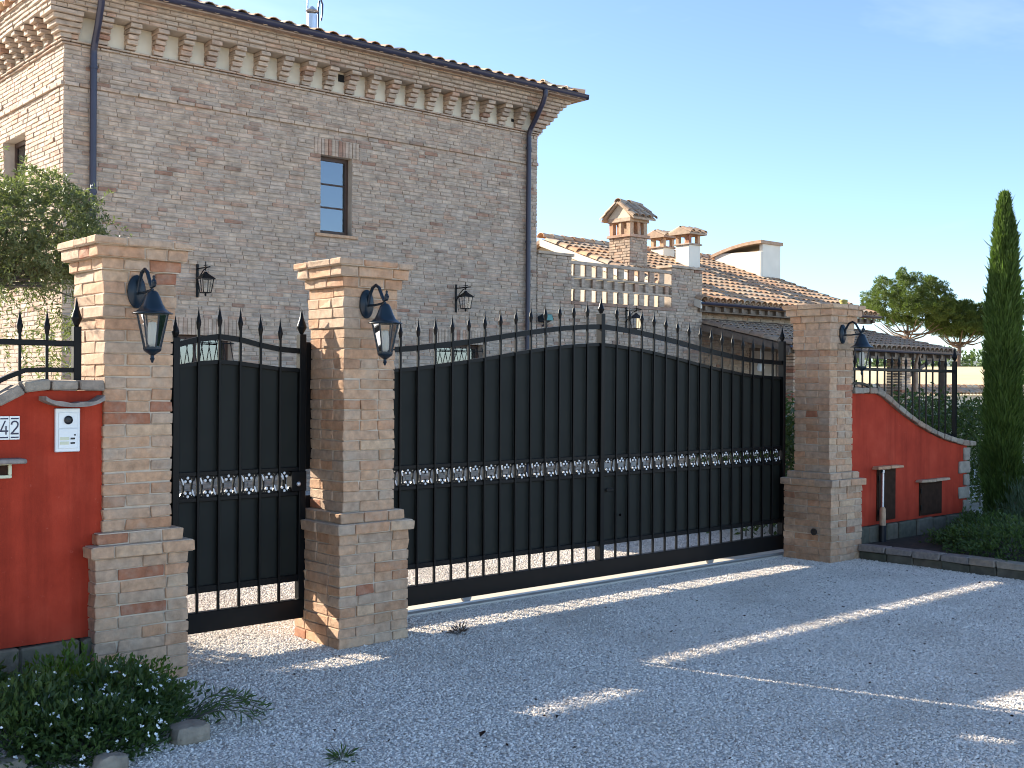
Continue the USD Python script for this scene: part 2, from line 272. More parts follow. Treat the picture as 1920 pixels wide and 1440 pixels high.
# gravel stones: three square-metre patches, scattered over the drive in view
def pebble_patch(n, size, seed, rmin=.003, rmax=.0075):
    rg = np.random.default_rng(seed)
    base = trimesh.creation.icosahedron(); bv = np.array(base.vertices); bf = np.array(base.faces)
    P = rg.uniform(-size/2, size/2, (n, 2)); r = rg.uniform(rmin, rmax, n)*rg.choice([1, 1, 1, 1.35], n)
    sc = np.stack([rg.uniform(.75, 1.35, n), rg.uniform(.7, 1.1, n), rg.uniform(.4, .7, n)], 1)
    V = bv[None]*(1+rg.normal(0, .13, (n, 12, 1)))*sc[:, None]*r[:, None, None]
    ph = rg.uniform(0, 6.28, n); ti = rg.normal(0, .35, n)
    c, s = np.cos(ti)[:, None], np.sin(ti)[:, None]; V = np.stack([V[..., 0]*c-V[..., 2]*s, V[..., 1], V[..., 0]*s+V[..., 2]*c], -1)
    c, s = np.cos(ph)[:, None], np.sin(ph)[:, None]; V = np.stack([V[..., 0]*c-V[..., 1]*s, V[..., 0]*s+V[..., 1]*c, V[..., 2]], -1)
    V[..., :2] += P[:, None]; V[..., 2] += (r*sc[:, 2]*rg.uniform(.25, 1.0, n))[:, None]
    return V.reshape(-1, 3), (bf[None]+12*np.arange(n)[:, None, None]).reshape(-1, 3)
pi = UsdGeom.PointInstancer.Define(stage, '/World/gravel_stones')
tag(pi, 'loose pale limestone chips covering the drive', 'gravel', kind='stuff')
for k in range(4):
    pp_ = pebble_patch(7600, 1.0, 50+k); give_rnd(usdkit.mesh(stage, f'/World/gravel_stones/chips_{k:03d}' if k else '/World/gravel_stones/chips', pp_, m_pebble), pp_)
pos, ori, idx = [], [], []
rg = np.random.default_rng(4)
for ix in range(-4, 9):
    for iy in range(-5, 4):
        x, y = ix+.5, iy+.5; d = np.array([x, y])-CP[:2]
        f_, r_ = d@fw[:2], d@rt[:2]
        if f_ < 1.5 or abs(r_) > .46*f_+1.2 or f_ > 15: continue
        pos.append((x, y, 0)); k = rg.integers(4); a = k*math.pi/2
        ori.append(Gf.Quath(math.cos(a/2), 0, 0, math.sin(a/2))); idx.append(int(rg.integers(4)))
pi.CreatePositionsAttr(Vt.Vec3fArray([Gf.Vec3f(*map(float, p)) for p in pos])); pi.CreateOrientationsAttr(Vt.QuathArray(ori)); pi.CreateProtoIndicesAttr(Vt.IntArray(idx))
pi.CreatePrototypesRel().SetTargets([Sdf.Path(f'/World/gravel_stones/chips_{k:03d}' if k else '/World/gravel_stones/chips') for k in range(4)])

# ------------------------------------------------------------------ brickwork
CO = .067
def course_runs(x0, x1, z0, z1, openings=(), rng=RNG, lens=(.28, .28, .28, .14, .2), co=CO, joint=.010):
    out = []; nz = int(round((z1-z0)/co)); co = (z1-z0)/nz
    for i in range(nz):
        za, zb = z0+i*co+joint/2, z0+(i+1)*co-joint/2; zc = (za+zb)/2
        iv = [(x0, x1)]
        for (a, b, c, d) in openings:
            if c < zc < d:
                nv = []
                for p, q in iv:
                    if b <= p or a >= q: nv.append((p, q)); continue
                    if a > p: nv.append((p, a))
                    if b < q: nv.append((b, q))
                iv = nv
        for p, q in iv:
            x = p; first = True
            while x < q-.03:
                l = rng.choice(lens)*(1+rng.normal(0, .03))
                if first: l *= rng.uniform(.4, 1); first = False
                if q-(x+l) < .07: l = q-x
                out.append((x+joint/2, x+l-joint/2, za, zb)); x += l
    return np.array(out)
def face_blocks(runs, out=0., proud=.006, depth=.05, axis='y', rng=RNG):
    """runs (a0,a1,z0,z1) laid on a face whose outside is -y (axis y) or -x (axis x)"""
    n = len(runs); pr = np.abs(rng.normal(0, proud, n))
    c = (runs[:, 0]+runs[:, 1])/2; h = (runs[:, 1]-runs[:, 0])/2; zc = (runs[:, 2]+runs[:, 3])/2; zh = (runs[:, 3]-runs[:, 2])/2
    o = -out-pr+depth/2
    if axis == 'y': return np.c_[c, o, zc], np.c_[h, np.full(n, depth/2), zh]
    return np.c_[o, c, zc], np.c_[np.full(n, depth/2), h, zh]

# ------------------------------------------------------------------ farmhouse
HO = np.array([1.7212, 9.65, 0]); HA = -.0164
ca, sa = math.cos(HA), math.sin(HA)
def HW(t, y, z): return np.array([HO[0]+t*ca-y*sa, HO[1]+t*sa+y*ca, z])
house = thing('farmhouse', 'two storey brick farmhouse with corbelled eaves behind the gates', 'house', HO, HA)
W, D = 8.8355, 8.4
OP = [(4.12, 4.72, 4.17, 5.45), (1.5, 2.58, 1.05, 2.45), (6.45, 7.55, 1.05, 2.45)]
wall = boxm(.008, W-.008, .008, D, 0, 7.06)
for a, b, c, d in OP: wall -= boxm(a, b, -.5, .34, c, d)
wall -= boxm(-.5, .34, 1.59, 2.6, 4.29, 5.45)
obj('wall', wall, m_mortar, house)
ARCH = [(a-.13, b+.13, d, d+.27) for a, b, c, d in OP]
skip = OP+ARCH
front = course_runs(0, W, 0, 5.853, skip); front2 = course_runs(0, W, 5.915, 6.42, ())
strip = course_runs(0, W, 5.853, 5.915, (), lens=(.28,))
runs = np.vstack([front, front2]); C, H = face_blocks(runs)
wc = np.array([HW(*c) for c in C]); dist = np.linalg.norm(wc-CP, axis=1)
score = H[:, 0]*H[:, 2]/dist**2*(C[:, 2] > 2.6)*(runs[:, 1]-runs[:, 0] > .16)
big = np.zeros(len(C), bool); big[np.argsort(-score)[:290]] = True
for i in np.nonzero(big)[0]: obj('brick', blocks(C[i], H[i]), m_hbrick, house)
obj('brickwork', blocks(C[~big], H[~big]), m_hbrick, house, kind='stuff')
obj('string_course', blocks(*face_blocks(strip, out=.032, depth=.09)), m_hbrick, house, kind='stuff')
# soldier lintels
for a, b, c, d in ARCH:
    k = int(round((b-a)/.068)); xs = np.linspace(a, b, k+1); runs_ = np.array([(xs[i]+.004, xs[i+1]-.004, c, d-.006) for i in range(k)])
    hh = holder('lintel', house)
    Cc, Hh = face_blocks(runs_, out=.004)
    for i in range(k): obj('brick', blocks(Cc[i], Hh[i]), m_hbrick, hh)
left = course_runs(0, D, 0, 5.853, [(1.59, 2.6, 4.29, 5.45)]); left2 = course_runs(0, D, 5.915, 6.42)
obj('side_brickwork', blocks(*face_blocks(np.vstack([left, left2]), axis='x')), m_hbrick, house, kind='stuff')
obj('string_course', blocks(*face_blocks(course_runs(0, D, 5.853, 5.915, lens=(.28,)), out=.032, depth=.09, axis='x')), m_hbrick, house, kind='stuff')
# cornice courses, corbels, frieze
for z0, z1, o in ((6.42, 6.455, .03), (6.457, 6.492, .055)):
    obj('cornice', J(blocks(*face_blocks(course_runs(-o, W+o, z0, z1, co=.035, lens=(.28,)), out=o, depth=.1)), blocks(*face_blocks(course_runs(-o, D, z0, z1, co=.035, lens=(.28,)), out=o, depth=.1, axis='x'))), m_hbrick, house, kind='stuff')
obj('plaster_band', J(bx(0, W, -.004, .03, 6.494, 6.842), bx(-.004, .03, .031, D, 6.494, 6.842)), m_plaster, house)
PITCH = .4104
for k in range(22):
    t = .107+PITCH*k
    cb = holder('corbel', house)
    for j in range(5):
        o = .05*(j+1)+.02+random.uniform(-.006, .006); w = .082+random.uniform(-.006, .006); z = 6.496+.069*j
        obj('brick', blocks([[t, -o/2+.02, z+.034]], [[w, o/2+.02, .0305]], jit=.003), m_hbrick, cb)
for k in range(20):
    t = .107+PITCH*k; ms = []
    for j in range(5):
        o = .05*(j+1)+.02; z = 6.496+.069*j
        ms.append(blocks([[-o/2+.02, t, z+.034]], [[o/2+.02, .082, .0305]], jit=.003))
    obj('side_corbel', J(*ms), m_hbrick, house)
for sx in (0,):   # corner console set on the diagonal
    for k, (cx, cy, dx, dy) in enumerate(((0, 0, -1, -1), (W, 0, 1, -1))):
        ms = []
        for j in range(5):
            o = .05*(j+1)+.02; ms.append(blocks([[cx+dx*(o/2-.04), cy+dy*(o/2-.04), 6.53+.069*j]], [[o/2+.04, o/2+.04, .0305]], jit=.003))
        obj('corner_corbel', J(*ms), m_hbrick, house)
for k in range(8):
    ms = []
    for j in range(5):
        o = .05*(j+1)+.02; ms.append(blocks([[W+o/2-.02, .107+PITCH*k, 6.53+.069*j]], [[o/2+.02, .082, .0305]], jit=.003))
    obj('end_corbel', J(*ms), m_hbrick, house)
fz, core = [], []
FO = [(.29, .285), (.34, .30), (.39, .32), (.44, .335), (.49, .35)]
for j, (o, ol_) in enumerate(FO):
    z0, z1 = 6.845+.056*j, 6.845+.056*(j+1)
    fz.append(blocks(*face_blocks(course_runs(-ol_, W+o, z0, z1, co=.056, joint=.008), out=o, depth=.12)))
    fz.append(blocks(*face_blocks(course_runs(-o+.125, D, z0, z1, co=.056, joint=.008), out=ol_, depth=.12, axis='x')))
    rr = course_runs(-o+.125, D, z0, z1, co=.056, joint=.008); c_, h_ = face_blocks(rr, out=o, depth=.12, axis='x'); c_[:, 0] = W-c_[:, 0]; fz.append(blocks(c_, h_))
    core.append(bx(-ol_+.012, W+o-.012, -o+.012, D, 6.846+.056*j, 6.900+.056*j))
obj('frieze', J(*fz), m_hbrick, house, kind='stuff')
obj('eaves_core', J(*core), m_mortar, house)
# roof
ov, ze, pk, oL = .62, 7.135, .30, .38
def zr(dd): return ze+pk*dd
A_, B_, C_, D_ = (-oL, -ov), (W+ov, -ov), (W+ov, D+ov), (-oL, D+ov)
half = min((W+oL+ov)/2, (D+2*ov)/2)
R1, R2 = (-oL+half, -ov+half), (W+ov-half, D+ov-half)
rv = [(*A_, ze), (*B_, ze), (*C_, ze), (*D_, ze), (*R1, zr(half)), (*R2, zr(half))]
rv2 = rv+[(*A_, ze-.05), (*B_, ze-.05), (*C_, ze-.05), (*D_, ze-.05)]
rf = [[0, 1, 4], [1, 5, 4], [1, 2, 5], [2, 3, 5], [3, 4, 5], [3, 0, 4]]
rf += [[0, 6, 7], [0, 7, 1], [1, 7, 8], [1, 8, 2], [2, 8, 9], [2, 9, 3], [3, 9, 6], [3, 6, 0], [6, 8, 7], [6, 9, 8]]
roof = obj('roof', (np.array(rv2, float), np.array(rf)), m_oldtile, house)
def coppo(l=.46, w0=.115, w1=.088, th=.013, seg=7):
    """half-round clay tile, axis +y, wide end at y=0"""
    a = np.linspace(0, np.pi, seg+1); V = []
    for y, w in ((0, w0), (l, w1)):
        for rr in (w, w-th): V.append(np.c_[rr*np.cos(a), np.full(seg+1, y), rr*np.sin(a)*.85])
    V = np.vstack(V); m_ = seg+1; F = []
    for i in range(seg):
        o0, o1, i0, i1 = i, i+1, m_+i, m_+i+1
        F += [[o0, o1, 2*m_+o1], [o0, 2*m_+o1, 2*m_+o0], [i0, 2*m_+i0, 2*m_+i1], [i0, 2*m_+i1, i1], [o0, i0, i1], [o0, i1, o1]]
        F += [[2*m_+o0, 2*m_+o1, 2*m_+i1], [2*m_+o0, 2*m_+i1, 2*m_+i0]]
    F += [[0, 2*m_, 3*m_], [0, 3*m_, m_], [seg, m_+seg, 3*m_+seg], [seg, 3*m_+seg, 2*m_+seg]]
    return V, np.array(F)
_cop = coppo()
def tile_at(p, up_dir, slope, rng=RNG, flip=False, sc=1.):
    """tile with its wide end at p, running up-slope along horizontal unit up_dir"""
    V = _cop[0].copy()*sc
    if flip: V[:, 2] = -V[:, 2]*.7
    V += 0
    yaw = rng.normal(0, .02); pit = math.atan(slope)+rng.normal(0, .012)-.03
    u = np.array([up_dir[0], up_dir[1], 0.]); r_ = np.array([u[1], -u[0], 0.])
    u2 = u*math.cos(yaw)+r_*math.sin(yaw); r2 = r_*math.cos(yaw)-u*math.sin(yaw)
    ax = u2*math.cos(pit)+np.array([0, 0, math.sin(pit)]); nz = np.cross(r2, ax)
    return np.asarray(p)+V[:, :1]*r2+V[:, 1:2]*ax+V[:, 2:]*nz, _cop[1]
SP = .261; row = .36
rest = []
for k in range(int((W+ov+oL)/SP)):
    x = -oL+.13+SP*k
    obj('eave_tile', tile_at((x, -ov-.06, ze+.012), (0, 1), pk), m_tile, house)
    rest.append(tile_at((x+SP/2, -ov-.05, ze+.035), (0, 1), pk, flip=True))
    for j in range(1, 14):
        y = -ov-.06+row*j
        if min(x+oL, W+ov-x) < (y+ov): break
        rest.append(tile_at((x, y, ze+.012+pk*row*j), (0, 1), pk))
for k in range(int((D+2*ov)/SP)):
    y = -ov+.13+SP*k
    for j in range(0, 10):
        x = -oL-.05+row*j
        if min(y+ov, D+ov-y) < (x+oL): break
        rest.append(tile_at((x, y, ze+.012+pk*row*j), (1, 0), pk))
        xr = W+ov+.06-row*j
        rest.append(tile_at((xr, y, ze+.012+pk*row*j), (-1, 0), pk))
for s0, s1 in (((-oL, -ov), R1), ((W+ov, -ov), (R1))):
    s0 = np.array(s0); s1 = np.array(s1); d_ = (s1-s0)/np.linalg.norm(s1-s0)
    for j in range(17):
        p = s0+d_*.36*j; rest.append(tile_at((*p, ze+.05+pk/1.414*.36*j), d_, pk/1.414, sc=1.15))
obj('roof_tiles', J(*rest), m_tile, house, kind='stuff')
# gutter and pipes
def gutter(x0, x1, y, z, r=.072, axis='x'):
    a = np.linspace(math.pi, 2*math.pi, 9); out = [(r*math.cos(t), r*math.sin(t)) for t in a]+[((r-.01)*math.cos(t), (r-.01)*math.sin(t)) for t in a[::-1]]
    pg = Polygon(out); m = trimesh.creation.extrude_polygon(pg, x1-x0, engine='earcut'); v = np.array(m.vertices)
    v = np.c_[x0+v[:, 2], y+v[:, 0], z+v[:, 1]] if axis == 'x' else np.c_[y-v[:, 0], x0+v[:, 2], z+v[:, 1]]
    return v, np.array(m.faces)
gy = -ov-.01
obj('gutter', J(gutter(-oL-.05, W+ov+.04, gy, 7.178), bx(W+ov+.03, W+ov+.045, gy-.075, gy+.075, 7.10, 7.185), tube([(-oL-.05, gy-.074, 7.18), (W+ov+.04, gy-.074, 7.18)], .010, 6)), m_gutter, house, smooth=40)
for t, zb in ((.385, 0), (8.55, 0)):
    pts = [(t-.10, gy, 7.12), (t-.10, gy, 7.02), (t-.08, gy+.08, 6.90), (t-.03, -.3, 6.66), (t, -.12, 6.5), (t, -.075, 6.38), (t, -.075, 6.2), (t, -.075, zb)]
    pp = []
    for i in range(len(pts)-1):
        for s in np.linspace(0, 1, 5, endpoint=False): pp.append(np.array(pts[i])*(1-s)+np.array(pts[i+1])*s)
    pp.append(pts[-1])
    dp = obj('downpipe', tube(pp, .047, 12), m_gutter, house, smooth=50)
    for zz in (6.15, 4.4, 2.6): obj('bracket', lathe([(.048, -.02), (.056, -.02), (.056, .02), (.048, .02)], 14, (t, -.075, zz)), m_gutter, house)
obj('vent', bx(4.43, 4.56, -.012, .0, 6.68, 6.80), m_dark, house)
obj('vent', bx(8.17, 8.24, -.012, .0, 6.60, 6.66), m_dark, house)
# windows
def window(par, a, b, c, d, rows, cols, inset, m_fr=m_wood, back=True, curtain=False):
    w = obj('window', J(bx(a, a+.06, inset, inset+.06, c, d), bx(b-.06, b, inset, inset+.06, c, d), bx(a+.06, b-.06, inset, inset+.06, c, c+.07), bx(a+.06, b-.06, inset, inset+.06, d-.07, d)), m_fr, par)
    ia, ib, ic, id_ = a+.06, b-.06, c+.07, d-.07; bars = []
    for i in range(1, rows): z = ic+(id_-ic)*i/rows; bars.append(bx(ia, ib, inset+.008, inset+.045, z-.014, z+.014))
    for i in range(1, cols): x = ia+(ib-ia)*i/cols; bars.append(bx(x-.02, x+.02, inset+.004, inset+.05, ic, id_))
    for b_ in bars: obj('glazing_bar', b_, m_fr, w)
    for i in range(rows):
        for j in range(cols):
            obj('pane', bx(ia+(ib-ia)*j/cols, ia+(ib-ia)*(j+1)/cols, inset+.022, inset+.027, ic+(id_-ic)*i/rows, ic+(id_-ic)*(i+1)/rows, 0), m_pane, w)
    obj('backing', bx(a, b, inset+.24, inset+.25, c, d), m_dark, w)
    if curtain: obj('curtain', J(bx(a+.06, b-.10, inset+.10, inset+.11, c+.05, c+(d-c)*.63)), m_curtain, w)
    return w
window(house, *OP[0], 3, 1, .13, curtain=True)
obj('sill', bx(4.02, 4.82, -.05, .2, 4.12, 4.168, .006), m_pbrick, house)
for a, b, c, d in OP[1:]:
    window(house, a, b, c, d, 2, 2, .16)
    gr = holder('window_grille', house)
    zz = np.linspace(0, 1, 9)
    for i in range(9):
        x = a+.06+(b-a-.12)*i/8
        pts = [(x, -.02-.25*math.sin(min(1, s*1.25)*math.pi/2)*(1 if s < .8 else (1-s)/.2), d-.05-(d-c-.1)*s) for s in zz]
        obj('bar', tube(pts, .007, 5), m_iron, gr)
    for zq, o in ((d-.12, .09), ((c+d)/2, .25)): obj('rail', bx(a+.03, b-.03, -.02-o-.006, -.02-o+.006, zq-.008, zq+.008), m_iron, gr)
# side window of the house
sw = obj('window', J(bx(.16, .22, 1.59, 1.65, 4.29, 5.45), bx(.16, .22, 2.54, 2.6, 4.29, 5.45), bx(.16, .22, 1.65, 2.54, 4.29, 4.36), bx(.16, .22, 1.65, 2.54, 5.38, 5.45), bx(.165, .21, 2.06, 2.13, 4.36, 5.38)), m_wood, house)
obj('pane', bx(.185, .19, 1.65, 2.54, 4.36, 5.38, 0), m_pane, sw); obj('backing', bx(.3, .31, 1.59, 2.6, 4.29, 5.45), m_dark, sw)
obj('sill', bx(-.06, .15, 1.5, 2.7, 4.235, 4.288, .006), m_pbrick, house)
# flue with aerial mast on the roof
fl = thing('roof_flue', 'metal flue with strap loop and aerial mast on the farmhouse roof', 'flue', HW(4.50, .95, 7.58), HA)
obj('pipe', J(lathe([(.0, 0), (.085, 0), (.085, .44), (.0, .44)], 14), lathe([(.10, .02), (.13, -.1), (0, -.1)], 14)), m_steel, fl, smooth=40)
obj('cowl', lathe([(.085, .48), (.11, .50), (.02, .58), (0, .58)], 14), m_steel, fl, smooth=40)
obj('strap', tube([(.12, 0, -.05), (.12, 0, .55), (.14, 0, .70), (.18, 0, .72), (.205, 0, .66), (.20, 0, .5), (.18, 0, .38)], .016, 6), m_gutter, fl)
obj('mast', tube([(-.03, .1, 0), (-.03, .1, 1.9)], .016, 6), m_steel, fl)
obj('aerial', J(*[tube([(-.5, .1-.0, 1.0+.001*i), (-.5+.0, .1, 1.0)], .001, 4) for i in range(1)], tube([(-.6, .1, 1.05), (.0, .1, 1.05)], .01, 5), *[tube([(-.58+.11*i, -.12, 1.05), (-.58+.11*i, .32, 1.05)], .006, 4) for i in range(5)]), m_steel, fl)

# ------------------------------------------------------------------ terrace parapet between house and wing
ter = thing('terrace_wall', 'brick terrace wall with pierced brick parapet beside the farmhouse', 'wall', HO, HA)
T0, T1, T2, T3 = W+.012, 9.75, 12.66, 13.65
obj('wall', boxm(T0, T3, .012, .38, 0, 3.30)+boxm(T0, T1, .012, .38, 3.2, 4.215)+boxm(T2, T3, .012, .38, 3.2, 4.215), m_mortar, ter)
rr = np.vstack([course_runs(T0, T3, 0, 3.30, [(10.6, 11.9, 0, 2.35)]), course_runs(T0, T1, 3.30, 4.22), course_runs(T2, T3, 3.30, 4.22)])
obj('brickwork', blocks(*face_blocks(rr)), m_hbrick, ter, kind='stuff')
for a, b in ((T0, T1+.04), (T2-.04, T3+.05)): obj('capping', bx(a, b, -.04, .42, 4.222, 4.275, .006), m_hbrick, ter)
obj('rail', bx(T1, T2, -.012, .075, 3.305, 3.37, .005), m_hbrick, ter)
obj('rail', bx(T1, T2, -.012, .075, 4.085, 4.15, .005), m_hbrick, ter)
zl = [3.372, 3.60, 3.645, 3.82, 3.865, 4.083]
for k, (a, b) in enumerate(((3.602, 3.643), (3.822, 3.863))): obj('rail', bx(T1, T2, -.002, .062, a, b, .004), m_hbrick, ter)
for i in range(10):
    x = T1+.17+.305*i
    for a, b in ((3.372, 3.600), (3.865, 4.083)):
        if x < T2-.05: obj('upright', bx(x-.080, x+.080, .004, .056, a+.003, b-.003, .005, .002), m_hbrick, ter)
    x2 = x-.15
    obj('upright', bx(x2-.05, x2+.05, .004, .056, 3.648, 3.817, .005, .002), m_hbrick, ter)
obj('infill', bx(T1, T2, .064, .094, 3.646, 3.819), m_hbrick, ter)

# ------------------------------------------------------------------ tiled wing with porch
wing = thing('tiled_wing', 'long low brick wing with clay tiled roof and porch right of the farmhouse', 'building')
x0, x1, y0, yr = 15.3, 21.85, 9.72, 14.3
ez, k_ = 3.55, .355
zrf = lambda y: ez+k_*(y-9.3)
gab = Polygon([(y0, 0), (18.9, 0), (18.9, zrf(y0)-.08), (yr, zrf(yr)-.12), (y0, zrf(y0)-.08)])
def extr_yz(poly, xa, xb):
    m = trimesh.creation.extrude_polygon(poly, xb-xa, engine='earcut'); v = np.array(m.vertices); return np.c_[xa+v[:, 2], v[:, 0], v[:, 1]], np.array(m.faces)
obj('gable_wall', extr_yz(gab, x0, x0+.3), m_plaster, wing); obj('gable_wall', extr_yz(gab, x1-.3, x1), m_plaster, wing)
obj('front_wall', bx(x0+.3, x1-.3, y0+.01, y0+.3, 0, zrf(y0)-.1), m_mortar, wing); obj('back_wall', bx(x0+.3, x1-.3, 18.6, 18.9, 0, 3.4), m_plaster, wing)
WOP = [(17.45, 18.55, 1.0, 2.62)]
obj('brickwork', blocks(*face_blocks(course_runs(x0+.3, x1, 0, 3.5, WOP), out=-y0)), m_hbrick, wing, kind='stuff')
window(wing, 17.45, 18.55, 1.0, 2.62, 2, 2, y0-.005)
xe0, xe1 = 15.12, 22.2
sl = [(xe0, 9.3, ez), (xe1, 9.3, ez), (xe1, yr, zrf(yr)), (xe0, yr, zrf(yr)), (xe0, 19.3, ez), (xe1, 19.3, ez)]
slv = np.array(sl+[(a, b, c-.09) for a, b, c in sl])
slf = [[0, 1, 2], [0, 2, 3], [3, 2, 5], [3, 5, 4], [6, 8, 7], [6, 9, 8], [9, 11, 8], [9, 10, 11], [0, 6, 7], [0, 7, 1], [1, 7, 8], [1, 8, 2], [2, 8, 11], [2, 11, 5], [5, 11, 10], [5, 10, 4], [4, 10, 9], [4, 9, 3], [3, 9, 6], [3, 6, 0]]
roofw = holder('roof', wing)
obj('roof_deck', (slv, np.array(slf)), m_oldtile, roofw)
obj('verge', extr_yz(Polygon([(9.25, ez-.16), (9.25, ez+.0), (yr, zrf(yr)), (yr, zrf(yr)-.17)]), xe0-.02, xe0+.03), m_whitewall, roofw)
near, rest = [], []
sp = .212
for k in range(int((xe1-xe0)/sp)):
    x = xe0+.1+sp*k
    for j in range(16):
        y = 9.24+.345*j
        if y > yr-.25: break
        tl = tile_at((x, y, zrf(y)+.012+.02), (0, 1), k_)
        (near if j < 8 else rest).append(tl)
    rest.append(tile_at((x+sp/2, 9.23, ez+.05), (0, 1), k_, flip=True))
for j in range(20): rest.append(tile_at((xe0+.36*j, yr, zrf(yr)+.05), (1, 0), 0, sc=1.2))
for i, tl in enumerate(near): obj('tile', tl, m_tile, roofw) if i < 290 else rest.append(tl)
obj('tile_rows', J(*rest), m_tile, roofw, kind='stuff')
obj('eaves_beam', bx(xe0+.1, xe1-.1, 9.36, 9.5, ez-.22, ez-.10), m_oldwood, wing)
for k in range(22): obj('rafter', bx(15.3+.32*k, 15.38+.32*k, 9.28, 9.71, ez-.10-.09+.0, ez-.095), m_oldwood, wing)
obj('gutter', gutter(xe0, xe1, 9.2, ez-.02, .06), m_gutter, wing, smooth=40)
# porch
pz0, pz1, py0, py1 = 2.56, 3.13, 7.17, 9.70
ks = (pz1-pz0)/(py1-py0); px0, px1 = 15.35, 22.13
porch = holder('porch', wing)
obj('roof_deck', extr_yz(Polygon([(py0, pz0-.05), (py1, pz1-.05), (py1, pz1), (py0, pz0)]), px0, px1), m_oldwood, porch)
pr = []
for k in range(int((px1-px0)/sp)+1):
    x = px0+.1+sp*k
    for j in range(7):
        y = py0-.05+.355*j; obj('tile', tile_at((x, y, pz0+ks*(y-py0)+.03), (0, 1), ks), m_oldtile, porch)
    pr.append(tile_at((x+sp/2, py0-.06, pz0+.045), (0, 1), ks, flip=True))
obj('tile_rows', J(*pr), m_oldtile, porch, kind='stuff')
obj('eaves_beam', bx(px0+.15, px1-.15, py0+.14, py0+.32, pz0-.19, pz0-.052), m_oldwood, porch)
obj('verge_board', extr_yz(Polygon([(py0-.02, pz0-.14), (py1, pz1-.14), (py1, pz1-.02), (py0-.02, pz0-.02)]), px0-.03, px0), m_oldwood, porch)
obj('verge_board', extr_yz(Polygon([(py0-.02, pz0-.14), (py1, pz1-.14), (py1, pz1-.02), (py0-.02, pz0-.02)]), px1, px1+.03), m_oldwood, porch)
obj('gutter', gutter(px0-.05, px1+.02, py0-.1, pz0-.0, .055), m_gutter, porch, smooth=40)
for k in range(16): obj('rafter', extr_yz(Polygon([(py0+.02, pz0-.15), (py1-.03, pz1-.15), (py1-.03, pz1-.055), (py0+.02, pz0-.055)]), px0+.3+.42*k, px0+.38+.42*k), m_oldwood, porch)
for cx in (15.75, 19.98):
    obj('column', blocks(*[np.vstack(q) for q in zip(*[((np.array([[cx+a, py0+.24+b, .034+.067*i]])), np.array([[hx_, hy_, .029]])) for i in range(36) for a, b, hx_, hy_ in (((-.1, -.1, .095, .095), (.1, -.1, .095, .095), (0, .1, .195, .095)) if i % 2 else ((0, -.1, .195, .095), (-.1, .1, .095, .095), (.1, .1, .095, .095)))])]), m_pbrick, porch)
obj('downpipe', tube([(20.45, py0-.02, pz0-.05), (20.5, py0+.1, pz0-.3), (20.52, py0+.1, 0)], .05, 8), m_oldtile, porch)
obj('brace', tube([(20.25, py0+.22, 1.95), (21.6, py0+.22, pz0-.12)], .05, 6), m_oldwood, porch)
obj('post', bx(21.95, 22.07, py0+.16, py0+.28, 0, pz0-.052), m_oldwood, porch)
lan = obj('hanging_lamp', lathe([(0, 0), (.07, .02), (.09, .10), (.05, .2), (.01, .24), (.01, .5), (0, .5)], 10, (16.35, 8.6, 2.05)), m_ceramic, porch, smooth=40)
# chimneys on the wing
def brick_box(x0, x1, y0, y1, z0, z1, rng=RNG):
    a = course_runs(x0, x1, z0, z1); b = course_runs(y0, y1, z0, z1); ms = []
    c, h = face_blocks(a, out=-y0); ms.append(blocks(c, h)); c, h = face_blocks(a); c[:, 1] = y1-c[:, 1]; ms.append(blocks(c, h))
    c, h = face_blocks(b, out=-x0, axis='x'); ms.append(blocks(c, h)); c, h = face_blocks(b, axis='x'); c[:, 0] = x1-c[:, 0]; ms.append(blocks(c, h))
    return J(*ms)
ch = holder('brick_chimney', wing); cx0, cx1, cy0, cy1 = 15.6, 16.2, 11.75, 12.42
obj('shaft', J(brick_box(cx0, cx1, cy0, cy1, 4.2, 5.2)), m_hbrick, ch); obj('flue_core', bx(cx0+.012, cx1-.012, cy0+.012, cy1-.012, 4.2, 5.198), m_mortar, ch)
obj('band', bx(cx0-.05, cx1+.05, cy0-.05, cy1+.05, 5.2, 5.265, .006), m_hbrick, ch)
for i in range(3):
    for j in range(3):
        if i == 1 and j == 1: continue
        px_, py_ = cx0+.06+.24*i, cy0+.06+.275*j
        obj('colonnette', bx(px_-.06 if i != 1 else px_-.045, px_+.06 if i != 1 else px_+.045, py_-.06 if j != 1 else py_-.045, py_+.06 if j != 1 else py_+.045, 5.266, 5.56, .005, .003), m_pbrick, ch)
obj('entablature', bx(cx0-.03, cx1+.03, cy0-.03, cy1+.03, 5.561, 5.66, .006), m_hbrick, ch)
ym = (cy0+cy1)/2
obj('gable', extr_yz(Polygon([(cy0-.02, 5.661), (cy1+.02, 5.661), (ym, 6.0)]), cx0-.02, cx1+.02), m_plaster, ch)
rt_ = []
for s in (-1, 1):
    for i in range(4):
        for j in range(2):
            oo = .53-.17*j; rt_.append(tile_at((cx0-.03+.22*i, ym+s*oo, 6.065-.777*oo), (0, -s), .777, sc=.84))
for i in range(2): rt_.append(tile_at((cx0-.08+.36*i, ym, 6.03), (1, 0), 0))
obj('roof', J(extr_yz(Polygon([(cy0-.18, 5.60), (ym, 6.0), (cy1+.18, 5.60), (cy1+.18, 5.645), (ym, 6.045), (cy0-.18, 5.645)]), cx0-.09, cx1+.09), *rt_), m_oldtile, ch)
